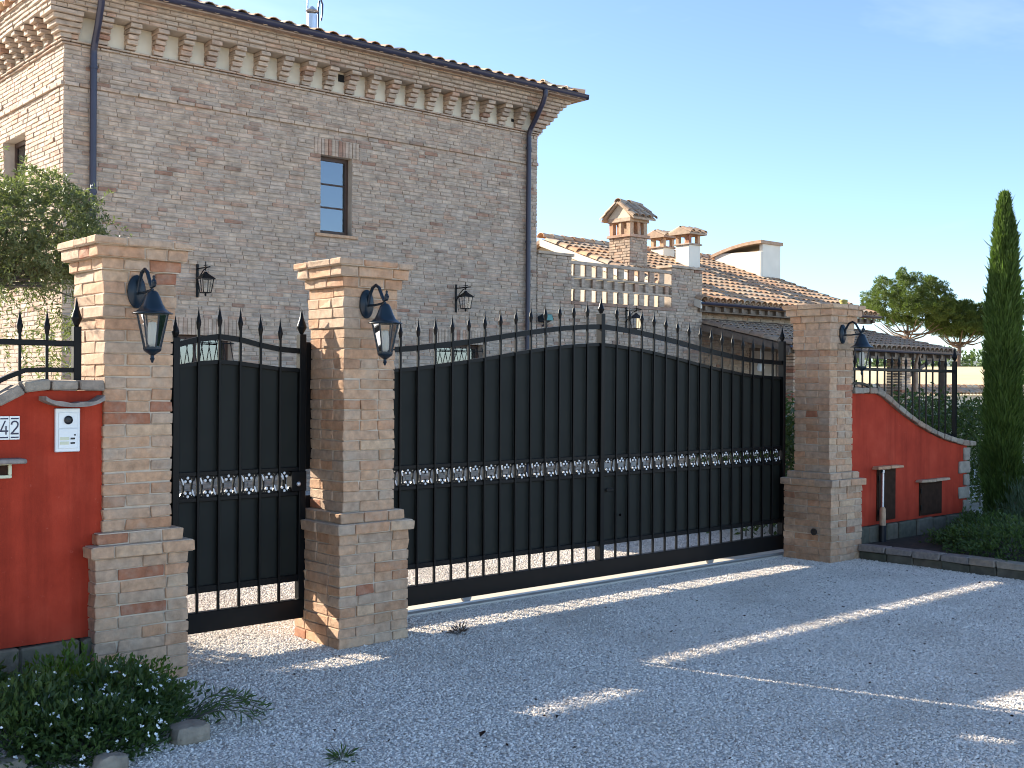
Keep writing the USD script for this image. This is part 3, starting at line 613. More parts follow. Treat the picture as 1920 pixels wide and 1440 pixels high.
for (cx, cy, ztop) in ((19.0, 13.7, 5.78), (18.65, 12.55, 5.73)):
    c2 = holder('plaster_chimney', wing); w = .22
    obj('shaft', bx(cx-w, cx+w, cy-w, cy+w, 4.4, ztop-.42), m_whitewall, c2)
    obj('band', bx(cx-w-.04, cx+w+.04, cy-w-.04, cy+w+.04, ztop-.42, ztop-.38), m_hbrick, c2)
    for i in (-1, 1):
        for j in (-1, 1): obj('colonnette', bx(cx+i*.17-.05, cx+i*.17+.05, cy+j*.17-.05, cy+j*.17+.05, ztop-.379, ztop-.16), m_pbrick, c2)
    obj('roof', J(extr_yz(Polygon([(cy-.34, ztop-.16), (cy+.34, ztop-.16), (cy+.34, ztop-.12), (cy, ztop+.03), (cy-.34, ztop-.12)]), cx-.34, cx+.34), *[tile_at((cx-.24+.24*i, cy+s*.36, ztop-.12), (0, -s), .45, sc=.8) for i in range(3) for s in (-1, 1)]), m_oldtile, c2)
obj('vent_pipe', lathe([(0, 3.5), (.085, 3.5), (.085, 3.84), (.10, 3.85), (.10, 3.90), (0, 3.92)], 12, (21.0, 9.5, 0)), m_ochre, wing, smooth=40)
dm = holder('dormer', wing)
obj('side_wall', extr_yz(Polygon([(12.2, 4.3), (13.75, 4.6), (13.75, 5.40), (12.2, 5.36)]), 21.25, 21.33), m_whitewall, dm)
obj('front_wall', bx(21.34, 22.15, 12.2, 12.3, 4.3, 5.60), m_whitewall, dm)
aa = np.linspace(0, 1, 9)
top = [(12.15+1.7*t, 5.66-.28*t**2.0) for t in aa]; bot = [(y, z-.09) for y, z in top[::-1]]
obj('roof', extr_yz(Polygon(top+bot), 21.2, 22.2), m_oldtile, dm)
obj('band', bx(21.33, 22.15, 12.31, 13.7, 5.28, 5.34), m_dark, dm)

# ------------------------------------------------------------------ gate pillars
BH, BW, JT = .0678, .135, .008
def ring(s, parity, z0, z1, cx, cy, rng, proud=.0017):
    """one pinwheel course of a square pillar of side s"""
    out = []
    h = s/2; run = s-BW
    for side in range(4):
        p = 0.; parts = []
        if run < .33: parts = [run] if rng.random() < .72 else [run*.5, run*.5]
        else:
            a = .28 if run > .40 else .2; parts = [a, run-a] if rng.random() < .5 else [run-a, a]
        for l in parts:
            a0, a1 = p+JT/2, p+l-JT/2; p += l; o = rng.normal(0, proud)
            lo, hi = (-h+a0, -h+a1) if not parity else (h-a1, h-a0)
            mid, hl_ = (lo+hi)/2, (hi-lo)/2
            d0 = h-BW/2+o
            c = {0: (mid, -d0), 1: (d0, mid), 2: (-mid, d0), 3: (-d0, -mid)}[side]
            hh = (hl_, BW/2-.004) if side % 2 == 0 else (BW/2-.004, hl_)
            out.append(((cx+c[0], cy+c[1], (z0+z1)/2), (hh[0], hh[1], (z1-z0)/2-JT/2+.001)))
    return out
def pillar(xc, label, seed):
    rg = np.random.default_rng(seed); t = thing('gate_pillar', label, 'pillar', (xc, .21, 0), 0, 'brick pillars beside the gates')
    for i in range(37):
        z0, z1 = i*BH, (i+1)*BH
        s = .564 if i < 11 else .62 if i == 11 else .52 if i == 12 else .42 if i < 31 else .446 if i < 35 else .488 if i == 35 else .552
        for c, h in ring(s, i % 2, z0, z1, 0, 0, rg): obj('brick', blocks([c], [h], .0042, .0024, rg), m_pbrick, t)
    cap = ring(.605, 0, 37*BH, 37*BH+.048, 0, 0, rg)
    for c, h in cap: obj('cap_brick', blocks([c], [h], .006, .0025, rg), m_pbrick, t)
    ms = []
    for a, b, s in ((0, 11, .564), (11, 12, .62), (12, 13, .52), (13, 31, .42), (31, 35, .446), (35, 36, .488), (36, 37, .552)):
        q = s/2-.0135; ms.append(boxm(-q, q, -q, q, a*BH, b*BH))
    q = .288; ms.append(boxm(-q, q, -q, q, 37*BH, 37*BH+.043))
    mm = ms[0]
    for x in ms[1:]: mm = mm+x
    obj('mortar', mm, m_pmortar, t); return t
PX = (-1.6077+.21, .21, 5.69+.21)
P1 = pillar(PX[0], 'brick gate pillar left of the small gate, nearest the door intercom', 11)
P2 = pillar(PX[1], 'brick gate pillar between the small gate and the wide gate', 12)
P3 = pillar(PX[2], 'brick gate pillar at the far right end of the wide gate', 13)
obj('pipe_hole', rot(lathe([(0, 0), (.034, 0), (.034, .012), (.026, .012), (.024, .002), (0, .002)], 16), -math.pi/2, [0, 1, 0], (0, 0, 0)), m_black, P3)
h_ = stage.GetPrimAtPath(str(P3.GetPath())+'/pipe_hole'); UsdGeom.Xformable(h_).AddTranslateOp().Set(Gf.Vec3d(-.286, -.09, .295))

# ------------------------------------------------------------------ coach lanterns on the pillars
def coach_lantern(label, loc):
    t = thing('coach_lantern', label, 'lantern', loc, 0, 'coach lanterns on the gate pillars')
    # origin: wall plate centre on the brick face; hangs out along -y
    obj('wall_plate', rot((lambda m: (m[0]*[.82, 1.45, 1], m[1]))(lathe([(0, 0), (.066, 0), (.066, .012), (.05, .024), (.03, .03), (0, .03)], 20)), math.pi/2, [1, 0, 0]), m_lantern, t, smooth=35)
    arm = [(0, -.02, -.02), (0, -.04, .05), (0, -.075, .105), (0, -.115, .12), (0, -.15, .10), (0, -.18, .05), (0, -.205, .015), (0, -.235, .02), (0, -.245, .045)]
    obj('arm', J(tube(arm, .011, 8), tube([(0, -.03, -.01), (0, -.10, -.012), (0, -.22, .0)], .008, 8), lathe([(0, .02), (.012, .02), (.016, .035), (.012, .05), (.006, .06), (.009, .07), (0, .082)], 10, (0, -.235, .0))), m_lantern, t, smooth=50)
    c = (0, -.22, -.27)
    obj('hood', lathe([(0, .266), (.016, .264), (.028, .255), (.034, .245), (.044, .222), (.056, .19), (.070, .164), (.090, .147), (.112, .138), (.113, .133), (.09, .134), (.07, .15), (.0, .2)], 12, c), m_lantern, t, smooth=35)
    n = 6; ph = math.pi/6
    bars = []
    for i in range(n):
        a = ph+2*math.pi*i/n; bars.append(tube([(.084*math.cos(a), .084*math.sin(a), .136), (.044*math.cos(a), .044*math.sin(a), -.058)], .0055, 5))
    bars.append(lathe([(.044, -.064), (.050, -.064), (.050, -.052), (.044, -.052)], 6, (0, 0, 0), ph)); bars.append(lathe([(.082, .128), (.09, .128), (.09, .137), (.082, .137)], 6, (0, 0, 0), ph))
    obj('cage', mv(J(*bars), c), m_lantern, t)
    for i in range(n):
        a0, a1 = ph+2*math.pi*i/n, ph+2*math.pi*(i+1)/n
        q = [(.082*math.cos(a0), .082*math.sin(a0), .132), (.082*math.cos(a1), .082*math.sin(a1), .132), (.042*math.cos(a1), .042*math.sin(a1), -.055), (.042*math.cos(a0), .042*math.sin(a0), -.055)]
        obj('pane', mv((np.array(q), np.array([[0, 1, 2], [0, 2, 3]])), c), m_lglass, t)
    obj('bulb', lathe([(0, .09), (.022, .085), (.026, .05), (.026, -.03), (.014, -.05), (0, -.05)], 12, c), m_frost, t, smooth=40)
    obj('finial', lathe([(.05, -.064), (.046, -.075), (.022, -.092), (.010, -.1), (.010, -.112), (.014, -.118), (.008, -.130), (.005, -.14), (0, -.142)], 12, c), m_lantern, t, smooth=40)
    return t
cl = coach_lantern('black coach lantern with glass sides on the left pillar above the intercom', (-1.425, -.012, 2.255))
copy_of(cl, (.165, -.012, 2.265), 0, 'black coach lantern with glass sides on the pillar between the two gates')
copy_of(cl, (5.885, -.012, 2.26), 0, 'black coach lantern on the far right pillar, half hiding the fence behind')

# ------------------------------------------------------------------ wrought iron wall lanterns on the house
def wall_lantern(label, loc, rotz):
    t = thing('wall_lantern', label, 'lantern', loc, rotz, 'small iron lanterns on the house walls')
    obj('bracket', J(bx(-.02, .02, -.016, 0, -.26, .24), tube([(0, -.01, .17), (0, -.42, .17)], .011, 6), tube([(0, -.01, -.06), (0, -.10, .06), (0, -.2, .13), (0, -.32, .165)], .009, 6), tube([(0, -.28, .26), (0, -.28, .12)], .008, 6), tube([(0, -.22, .2), (0, -.34, .2)], .006, 5)), m_iron, t)
    c = (0, -.28, -.06)
    obj('roof', lathe([(0, .17), (.02, .165), (.04, .14), (.155, .065), (.155, .055), (.0, .08)], 4, c, math.pi/4), m_iron, t)
    bars = []
    for i in range(4):
        a = math.pi/4+math.pi/2*i; bars.append(tube([(.125*math.cos(a), .125*math.sin(a), .06), (.085*math.cos(a), .085*math.sin(a), -.14)], .008, 4))
        b = a+math.pi/4; bars.append(tube([(.088*math.cos(b), .088*math.sin(b), .06), (.060*math.cos(b), .060*math.sin(b), -.14)], .005, 4))
    bars.append(lathe([(0, -.16), (.09, -.15), (.094, -.138), (0, -.138)], 4, (0, 0, 0), math.pi/4)); bars.append(lathe([(0, -.2), (.02, -.18), (.012, -.15)], 6))
    obj('cage', mv(J(*bars), c), m_iron, t)
    for i in range(4):
        a0, a1 = math.pi/4+math.pi/2*i, math.pi/4+math.pi/2*(i+1)
        q = [(.12*math.cos(a0), .12*math.sin(a0), .06), (.12*math.cos(a1), .12*math.sin(a1), .06), (.084*math.cos(a1), .084*math.sin(a1), -.138), (.084*math.cos(a0), .084*math.sin(a0), -.138)]
        obj('pane', mv((np.array(q), np.array([[0, 1, 2], [0, 2, 3]])), c), m_lglass, t)
    return t
wl = wall_lantern('small iron lantern on the house wall beside the left pillar', HW(1.99, -.006, 3.27), HA)
copy_of(wl, HW(6.90, -.006, 3.27), HA, 'small iron lantern on the house wall left of the right downpipe')
copy_of(wl, HW(11.27, -.006, 3.08), HA, 'small iron lantern on the terrace wall under the pierced parapet')
fld = thing('flood_lamp', 'small blue topped floodlight at the foot of the right downpipe', 'floodlight', HW(8.98, -.01, 2.9), HA)
obj('housing', rot(bx(-.13, .13, -.2, -.02, 0, .12, .02), -.35, [1, 0, 0]), m_lantern, fld); obj('arm', tube([(0, 0, -.05), (0, -.1, .0)], .02, 6), m_gutter, fld); obj('lens', rot(bx(-.1, .1, -.205, -.2, -.02, .1), -.35, [1, 0, 0]), m_curtain, fld)

# ------------------------------------------------------------------ gates
def spear(x, y, ztip, h=.145, r=.0185, n=8):
    z = ztip-h
    return lathe([(0, 0), (.010, 0), (.0115, .01), (r, h*.30), (r*.92, h*.36), (r*.45, h*.62), (r*.18, h*.86), (.0012, h), (0, h)], n, (x, y, z))
def ornament(par, w, h, x, y, z, th=.014):
    """cast scroll panel, w x h, centred at x,z, its berries and leaf tips brushed with silver paint"""
    ls = []
    a = np.linspace(-1.25, 1.25, 15)
    for s in (-1, 1):
        ls.append(LineString([(s*(w/2-.004-.030*math.cos(t)), h*.5*math.sin(t)*1.02) for t in a]).buffer(.0058))
        for q in (-1, 1):
            ls.append(LineString([(s*(w/2-.012), q*h*.42), (s*.040, q*h*.30), (s*.030, q*h*.47), (s*.010, q*h*.40), (0, q*h*.26)]).buffer(.0048))
    for q in (-1, 1): ls.append(Point(0, q*h*.36).buffer(.026, 8))
    ls.append(LineString([(-w/2, h/2-.004), (w/2, h/2-.004)]).buffer(.005)); ls.append(LineString([(-w/2, -h/2+.004), (w/2, -h/2+.004)]).buffer(.005))
    pg = unary_union(ls).intersection(sbox(-w/2, -h/2, w/2, h/2)).simplify(.0012)
    o = obj('ornament', mv(extr_xz(pg, y-th/2, y+th/2), (x, 0, z)), m_iron, par)
    bs = trimesh.creation.icosphere(1, .0098); bv, bf = np.array(bs.vertices), np.array(bs.faces)
    for q in (-1, 1):
        for dx, dz in ((0, .44), (-.0165, .28), (.0165, .28)): obj('berry', (bv*[1, .6, 1]+[x+dx, y-th/2-.001, z+q*h*dz], bf), m_brush, o, smooth=True)
    for sg in (-1, 1):
        pts = [(x+sg*(w/2-.006-.026*math.cos(t)), y-th/2-.002, z-sg*h*.46*math.sin(t)) for t in np.linspace(.25, 1.2, 6)]
        obj('leaf_tip', tube(pts, [.003, .0055, .0062, .006, .005, .002], 5), m_brush, o, smooth=50)
    return o
def ribbon(xs, zs, y0, y1, hgt):
    return extr_xz(Polygon([(a, b) for a, b in zip(xs, zs)]+[(a, b-hgt) for a, b in zip(xs[::-1], zs[::-1])]), y0, y1)
main = thing('sliding_gate', 'wide dark green iron gate with arched top and spear finials', 'gate')
GY = .62; GX0, GX1, GC = .366, 5.79, 3.075
dd = [0, .5, 1.0, 1.33, 1.67, 2.17, 2.75]
railz = lambda x: float(np.interp(abs(x-GC), np.linspace(0, 2.75, 56), np.convolve(np.pad(np.interp(np.linspace(0, 2.75, 56), dd, [2.272, 2.235, 2.168, 2.115, 2.07, 2.012, 1.995]), 3, 'edge'), np.ones(7)/7, 'valid')))
panz = lambda x: railz(x)-.163
bars = [GC-.185-.166*k for k in range(15)]+[GC+.185+.166*k for k in range(16)]
bars = sorted(b for b in bars if GX0+.05 < b < GX1-.04)
xs = np.linspace(GX0, GX1, 90); zs = [railz(x) for x in xs]
obj('arched_rail', ribbon(xs, zs, GY-.02, GY+.02, .042), m_iron, main)
obj('panel_rail', ribbon(xs, [z-.163 for z in zs], GY-.016, GY+.022, .028), m_iron, main)
for nm, z0, z1 in (('middle_rail', 1.092, 1.122), ('middle_rail', .934, .964), ('lower_rail', .332, .372)): obj(nm, bx(GX0, GX1, GY-.018, GY+.024, z0, z1, .003), m_iron, main)
obj('bottom_beam', bx(GX0, GX1, GY-.028, GY+.032, .058, .205, .004), m_iron, main)
for x, zt, w in ((GX0+.02, 2.25, .02), (GC, 2.36, .024), (GX1-.02, 2.20, .022)):
    obj('post', bx(x-w, x+w, GY-.034, GY+.034, .206, zt, .003), m_iron, main)
    obj('post_finial', spear(x, GY, zt+.15, .16, .030, 8), m_iron, main, smooth=45)
for b in bars:
    zt = railz(b)+.205
    obj('bar', bx(b-.009, b+.009, GY-.026, GY-.007, .206, zt-.14, .002), m_iron, main)
    obj('spear', spear(b, GY-.016, zt), m_iron, main, smooth=45)
cells = [GX0+.04]+bars[:15]+[GC]+bars[15:]+[GX1-.042]
cells = sorted(set(round(c, 4) for c in cells))
for a, b in zip(cells[:-1], cells[1:]):
    if b-a < .06: continue
    ornament(main, b-a-.004, .126, (a+b)/2, GY, 1.028)
    q = np.linspace(a-.004, b+.004, 5); pk_ = .0045*(cells.index(a) % 2)
    obj('panel', extr_xz(Polygon([(x, panz(x)-.006) for x in q]+[(q[-1], 1.118), (q[0], 1.118)]), GY+.004+pk_, GY+.008+pk_), m_panel, main)
    obj('panel', bx(a-.004, b+.004, GY+.004+pk_, GY+.008+pk_, .368, .938, .001), m_panel, main)
obj('latch', J(bx(3.115, 3.20, GY-.045, GY-.028, .80, .83), tube([(3.3, GY-.03, .585), (3.3, GY-.055, .585)], .012, 8)), m_iron, main)
for wx in (1.56, 4.60):
    obj('wheel', rot(lathe([(0, -.012), (.028, -.012), (.046, -.012), (.038, 0), (.046, .012), (.02, .014), (0, .014)], 20), math.pi/2, [1, 0, 0]), m_dullsteel, main, smooth=40)
    UsdGeom.Xformable(stage.GetPrimAtPath(main.GetPath().AppendChild('wheel' if wx < 2 else 'wheel_001'))).AddTranslateOp().Set(Gf.Vec3d(wx, .612, .062))
track = thing('gate_track', 'pale concrete strip with steel rail under the wide gate', 'rail')
obj('concrete_strip', bx(.2, 6.6, .503, .86, -.1, .018, .004), m_conc, track); obj('steel_rail', bx(.2, 6.6, .576, .584, .018, .031, .002), m_steel, track)

ped = thing('pedestrian_gate', 'narrow dark iron gate with spear finials between two pillars', 'gate', (.028, .055, -.003))
QY = .335; q0, q1 = -1.02, -.112
rz = lambda x: float(np.interp(x, [-1.05, -1.02, -.873, -.73, -.58, -.433, -.286, -.15, -.09], [1.985, 1.99, 2.03, 2.052, 2.037, 2.005, 1.982, 1.974, 1.974]))
pz = lambda x: float(np.interp(x, [-1.05, -.99, -.86, -.72, -.58, -.43, -.28, -.09], [1.842, 1.852, 1.874, 1.886, 1.878, 1.862, 1.846, 1.838]))
xs = np.linspace(-1.03, -.10, 30)
obj('arched_rail', ribbon(xs, [rz(x) for x in xs], QY-.018, QY+.018, .036), m_iron, ped)
obj('panel_rail', ribbon(xs, [pz(x) for x in xs], QY-.014, QY+.02, .026), m_iron, ped)
for nm, a, b in (('middle_rail', 1.144, 1.172), ('middle_rail', .98, 1.008), ('lower_rail', .40, .444)): obj(nm, bx(-1.03, -.1, QY-.016, QY+.022, a, b, .003), m_iron, ped)
obj('bottom_beam', bx(-1.045, -.088, QY-.022, QY+.026, .148, .278, .004), m_iron, ped)
obj('post', bx(-1.045, -1.0, QY-.024, QY+.024, .279, 2.02, .003), m_iron, ped); obj('post_finial', spear(-1.022, QY, 2.155, .15, .026), m_iron, ped, smooth=45)
obj('post', bx(-.138, -.088, QY-.026, QY+.026, .279, 2.07, .003), m_iron, ped); obj('post_finial', spear(-.113, QY, 2.245, .185, .036), m_iron, ped, smooth=45)
pb = [-.873, -.727, -.58, -.433, -.286]
for b in pb:
    zt = rz(b)+.188; obj('bar', bx(b-.008, b+.008, QY-.025, QY-.007, .279, zt-.14, .002), m_iron, ped); obj('spear', spear(b, QY-.015, zt), m_iron, ped, smooth=45)
cc = [-1.0]+pb+[-.20]
for a, b in zip(cc[:-1], cc[1:]):
    ornament(ped, b-a-.004, .134, (a+b)/2, QY, 1.076)
cc = [-1.0]+pb+[-.14]
for a, b in zip(cc[:-1], cc[1:]):
    q = np.linspace(a-.004, b+.004, 4); pk_ = .0045*(cc.index(a) % 2)
    obj('panel', extr_xz(Polygon([(x, pz(x)-.006) for x in q]+[(q[-1], 1.168), (q[0], 1.168)]), QY+.004+pk_, QY+.008+pk_), m_panel, ped)
    obj('panel', bx(a-.004, b+.004, QY+.004+pk_, QY+.008+pk_, .44, .984, .001), m_panel, ped)
obj('lock_case', bx(-.20, -.086, QY-.035, QY+.035, 1.009, 1.143, .004), m_iron, ped)
obj('knob', lathe([(0, 0), (.014, .0), (.016, .012), (.010, .02), (0, .022)], 12), m_steel, ped, smooth=40)
k_n = stage.GetPrimAtPath(str(ped.GetPath())+'/knob'); xf = UsdGeom.Xformable(k_n); xf.AddTranslateOp().Set(Gf.Vec3d(-.155, QY-.036, 1.06)); xf.AddRotateXOp().Set(90.)
for z in (.6, 1.7): obj('hinge', tube([(-1.20, QY, z), (-1.04, QY, z)], .014, 8), m_iron, ped)
obj('closing_strip', bx(-1.24, -1.046, QY+.03, QY+.036, .15, 2.0, .001), m_iron, ped)
for a, b in ((.16, .97), (1.15, 2.02)): obj('stop_bar', bx(-.12, .0, QY+.038, QY+.045, a, b, .001), m_iron, ped)

# ------------------------------------------------------------------ red walls
def red_wall(name, label, xs, zs, y0=.03, y1=.27, plinth=.30):
    t = thing(name, label, 'wall')
    obj('stucco', extr_xz(Polygon(list(zip(xs, zs))+[(xs[-1], plinth), (xs[0], plinth)]), y0, y1), m_stucco, t)
    return t
def coping(t, xs, zs, step=.142, y0=-.012, y1=.31, th=.056):
    P = np.c_[xs, zs]; seg = np.linalg.norm(np.diff(P, axis=0), axis=1); s = np.r_[0, np.cumsum(seg)]
    n = int(s[-1]/step); q = np.linspace(0, s[-1], n+1)
    for i in range(n):
        a = np.array([np.interp(q[i], s, P[:, k]) for k in (0, 1)]); b = np.array([np.interp(q[i+1], s, P[:, k]) for k in (0, 1)])
        d = b-a; l = np.linalg.norm(d); ang = math.atan2(d[1], d[0])
        m = blocks([[0, (y0+y1)/2+RNG.normal(0, .003), th/2+.003]], [[l/2-.004, (y1-y0)/2, th/2]], .007, .003)
        m = rot(m, -ang, [0, 1, 0]); obj('coping_brick', mv(m, ((a[0]+b[0])/2, 0, (a[1]+b[1])/2+RNG.normal(0, .0015))), m_coping, t)
rx = np.array([6.12, 6.62, 6.68, 6.85, 7.1, 7.4, 7.67, 7.9, 8.15, 8.4, 8.56]); rzz = np.array([1.668, 1.664, 1.635, 1.555, 1.442, 1.325, 1.236, 1.173, 1.118, 1.08, 1.062])
rw = red_wall('red_wall', 'red stucco wall sweeping down beside the far right pillar', rx, rzz)
coping(rw, np.r_[rx, 8.70], np.r_[rzz, 1.055])
for i, z in enumerate(np.arange(.30, 1.04, .148)):
    w = .13 if i % 2 == 0 else .24
    obj('quoin', bx(8.60-w, 8.60, .008, .29, z+.004, z+.142, .01, .004), m_stone, rw)
xx = 6.18
while xx < 8.6:
    l = RNG.uniform(.22, .42); obj('plinth_stone', bx(xx, min(xx+l-.012, 8.66), -.005+RNG.uniform(-.01, .006), .29, -.05, .296+RNG.normal(0, .004), .012, .006), m_moss, rw); xx += l
for a, b, z0, z1, s0, s1 in ((6.61, 6.975, .335, .874, 6.53, 7.03), (7.48, 7.965, .328, .69, 7.41, 8.04)):
    d = obj('hatch', J(bx(a, b, .018, .035, z0, z1, .003), bx(a+.02, b-.02, .012, .02, z0+.02, z1-.02, .003)), m_hatch, rw)
    obj('hinge', J(bx(a+.005, a+.02, .004, .018, z0+.06, z0+.12), bx(a+.005, a+.02, .004, .018, z1-.12, z1-.06)), m_iron, d)
    obj('brick_sill', J(bx(s0, (s0+s1)/2-.003, -.045, .04, z1+.004, z1+.034, .005, .003), bx((s0+s1)/2+.003, s1, -.045, .04, z1+.004, z1+.034, .005, .003)), m_pbrick, rw)
lx = -1.60-np.array([0, .37, .44, .56, .75, 1.0, 1.3, 1.6, 1.95, 2.4]); lz = np.array([1.684, 1.686, 1.668, 1.60, 1.52, 1.41, 1.30, 1.22, 1.16, 1.13])
lw = red_wall('red_wall', 'red stucco wall with house number and intercom at left', lx[::-1], lz[::-1])
coping(lw, lx[::-1], lz[::-1])
xx = -4.0
while xx < -1.66:
    l = RNG.uniform(.2, .4); obj('plinth_stone', bx(xx, min(xx+l-.012, -1.655), -.01+RNG.uniform(-.012, .006), .29, -.05, .296+RNG.normal(0, .005), .012, .006), m_moss, lw); xx += l
# hood over the intercom, letter slot
u = np.linspace(-1, 1, 13); prof = [(-1.793+.162*a, 1.602+.030*abs(a)**3-.006*(1-a*a)) for a in u]
hd = extr_xz(Polygon([(a, b+.024+.004*math.sin(9*a*20)) for a, b in prof]+[(a, b) for a, b in prof[::-1]]), -.085, .032)
obj('tile_hood', hd, m_greystone, lw)
obj('letter_shelf', bx(-2.36, -2.048, -.075, .032, 1.296, 1.322, .008, .002), m_greystone, lw)
lb = obj('letter_slot', J(bx(-2.33, -2.10, .008, .03, 1.286, 1.295), bx(-2.33, -2.10, .008, .03, 1.215, 1.232), bx(-2.118, -2.10, .008, .03, 1.232, 1.286)), m_card, lw)
obj('flap', bx(-2.32, -2.12, .018, .03, 1.232, 1.285), m_hatch, lw)
nm = thing('house_number', 'two white ceramic tiles with dark numerals 4 and 2 on the red wall', 'house number')
for k, (ch_, xa) in enumerate((('4', -2.1665), ('2', -2.1115))):
    tl = obj('number_tile', bx(xa, xa+.053, .018, .0295, 1.421, 1.548, .002), m_ceramic, nm)
    tm = meshkit.text_mesh(ch_, .074, .0015); v = np.array(tm.vertices); v[:, 0] -= (v[:, 0].min()+v[:, 0].max())/2; s_ = min(1, .042/np.ptp(v[:, 0])); v[:, 0] *= s_
    obj('numeral', (np.c_[xa+.0265+v[:, 0], .0178-v[:, 2], 1.449+v[:, 1]], np.array(tm.faces)), m_ink, tl)
    obj('border', J(bx(xa+.006, xa+.047, .0165, .0178, 1.531, 1.538, 0), bx(xa+.006, xa+.047, .0165, .0178, 1.430, 1.437, 0)), m_ink, tl)
ic = thing('intercom', 'silver door intercom panel with round camera eye on the red wall', 'intercom')
obj('plate', bx(-1.873, -1.737, .002, .029, 1.346, 1.588, .004), m_silver, ic)
obj('module', bx(-1.857, -1.753, -.002, .0018, 1.478, 1.566, .0015), m_silver, ic); md = obj('module', bx(-1.857, -1.753, -.002, .0018, 1.366, 1.474, .0015), m_silver, ic)
obj('camera_eye', mv(rot(lathe([(0, 0), (.024, 0), (.024, .006), (.018, .009), (.015, .004), (0, .006)], 24), math.pi/2, [1, 0, 0]), (-1.805, -.002, 1.523)), m_black, ic, smooth=30)
for z in (1.412, 1.387): obj('name_strip', bx(-1.85, -1.80, -.0035, -.0022, z, z+.017, 0), m_card, md); obj('button', bx(-1.792, -1.768, -.005, -.0022, z+.003, z+.013, .001), m_black, md)
obj('speaker_hole', mv(rot(lathe([(0, 0), (.005, 0), (.005, .002), (0, .002)], 10), math.pi/2, [1, 0, 0]), (-1.768, -.002, 1.44)), m_black, md)

# ------------------------------------------------------------------ fences on the red walls
def fence(label, xs, y, topz, wallz, rails, posts):
    t = thing('iron_fence', label, 'fence')
    for x in xs:
        zb = wallz(x)+.06
        obj('bar', bx(x-.008, x+.008, y-.008, y+.008, zb, topz-.14, .002), m_iron, t); obj('spear', spear(x, y, topz), m_iron, t, smooth=45)
    for r_ in rails: obj('rail', r_, m_iron, t)
    for x, zt in posts:
        obj('post', bx(x-.022, x+.022, y-.022, y+.022, wallz(x)+.055, zt-.12, .003), m_iron, t); obj('post_finial', spear(x, y, zt+.05, .18, .032), m_iron, t, smooth=45)
lwz = lambda x: float(np.interp(-x, -lx, lz)); rwz = lambda x: float(np.interp(x, rx, rzz))
bxs = [-1.87-.148*k for k in range(0, 13)]
low = [(x, lwz(x)+.13) for x in np.linspace(-4.0, -1.69, 24)]
fence('black iron fence with spears on the left red wall', bxs, .15, 2.143, lwz, [bx(-4.0, -1.69, .132, .168, 1.935, 1.967, .003), ribbon([a for a, b in low], [b for a, b in low], .135, .165, .028)], [(-1.705, 2.17), (-3.9, 2.17)])
rbx = [6.28+.147*k for k in range(15)]
low = [(x, rwz(x)+.12) for x in np.linspace(6.13, 8.55, 24)]
fence('black iron fence with spears on the right red wall', rbx, .18, 2.10, rwz, [bx(6.12, 8.55, .162, .198, 1.905, 1.937, .003), ribbon([a for a, b in low], [b for a, b in low], .165, .195, .026)], [(8.55, 2.16)])
dp = thing('drain_post', 'slim metal standpipe with thick dark foot beside the right pillar', 'pipe', (6.6, -.05, 0))
obj('foot', lathe([(0, 0), (.036, 0), (.036, .30), (0, .30)], 12), m_black, dp, smooth=40); obj('sleeve', lathe([(0, .3), (.030, .3), (.033, .32), (.031, .47), (.018, .49), (0, .49)], 12), m_pbrick, dp, smooth=40)
obj('pipe', lathe([(0, .48), (.013, .48), (.013, .84), (.018, .845), (.018, .875), (0, .88)], 12), m_steel, dp, smooth=40); obj('tap', tube([(0, 0, .86), (-.035, -.01, .87), (-.05, -.01, .845)], .010, 6), m_iron, dp)

# ------------------------------------------------------------------ planters
def rock(r, sc, seed, sub=2, amp=.28):
    m = trimesh.creation.icosphere(sub, 1.0); v = np.array(m.vertices); d = meshkit.fbm(v*1.6+seed*7.3, 3, seed)-.5
    d2 = np.round(v*1.4)/1.4; v = .6*v+.4*d2; return v*(1+amp*2*d[:, None])*r*np.array(sc), np.array(m.faces)
bed = thing('planting_bed', 'raised brick edged planting bed right of the wide gate', 'planter')
obj('soil', bx(6.26, 11.5, -5.2, .03, -.05, .13, .03), m_soil, bed)
yy = -.08; i = 0
while yy > -5.0:
    l = RNG.uniform(.24, .30)
    obj('edge_brick', bx(6.10+RNG.normal(0, .006), 6.26, yy-l+.01, yy, .086, .150+RNG.normal(0, .003), .007, .004), m_greystone if yy > -1.1 else m_stone, bed)
    obj('edge_stone', bx(6.12+RNG.normal(0, .008), 6.255, yy-l+.008, yy, -.05, .084, .007, .004), m_moss, bed); yy -= l
def leaves(C, Ndir, l, w, rng, droop=.3, bend=True):
    """leaf blades at C pointing along Ndir: 4-vertex rhombs folded along the midrib"""
    n = len(C); d = Ndir/np.linalg.norm(Ndir, axis=1, keepdims=True)
    r_ = rng.normal(0, 1, (n, 3)); s = np.cross(d, r_); s /= np.linalg.norm(s, axis=1, keepdims=True)+1e-9
    nn = np.cross(s, d); L_ = (l*rng.uniform(.7, 1.25, n))[:, None]; W_ = (w*rng.uniform(.75, 1.2, n))[:, None]
    A = C; B = C+d*L_*.5+s*W_*.5+nn*W_*.18; E = C+d*L_*.5-s*W_*.5+nn*W_*.18; T = C+d*L_-np.array([0, 0, 1.])*L_*droop*.3
    V = np.stack([A, B, T, E], 1).reshape(-1, 3); k = 4*np.arange(n)[:, None]
    return V, np.vstack([k+[0, 1, 2], k+[0, 2, 3]])
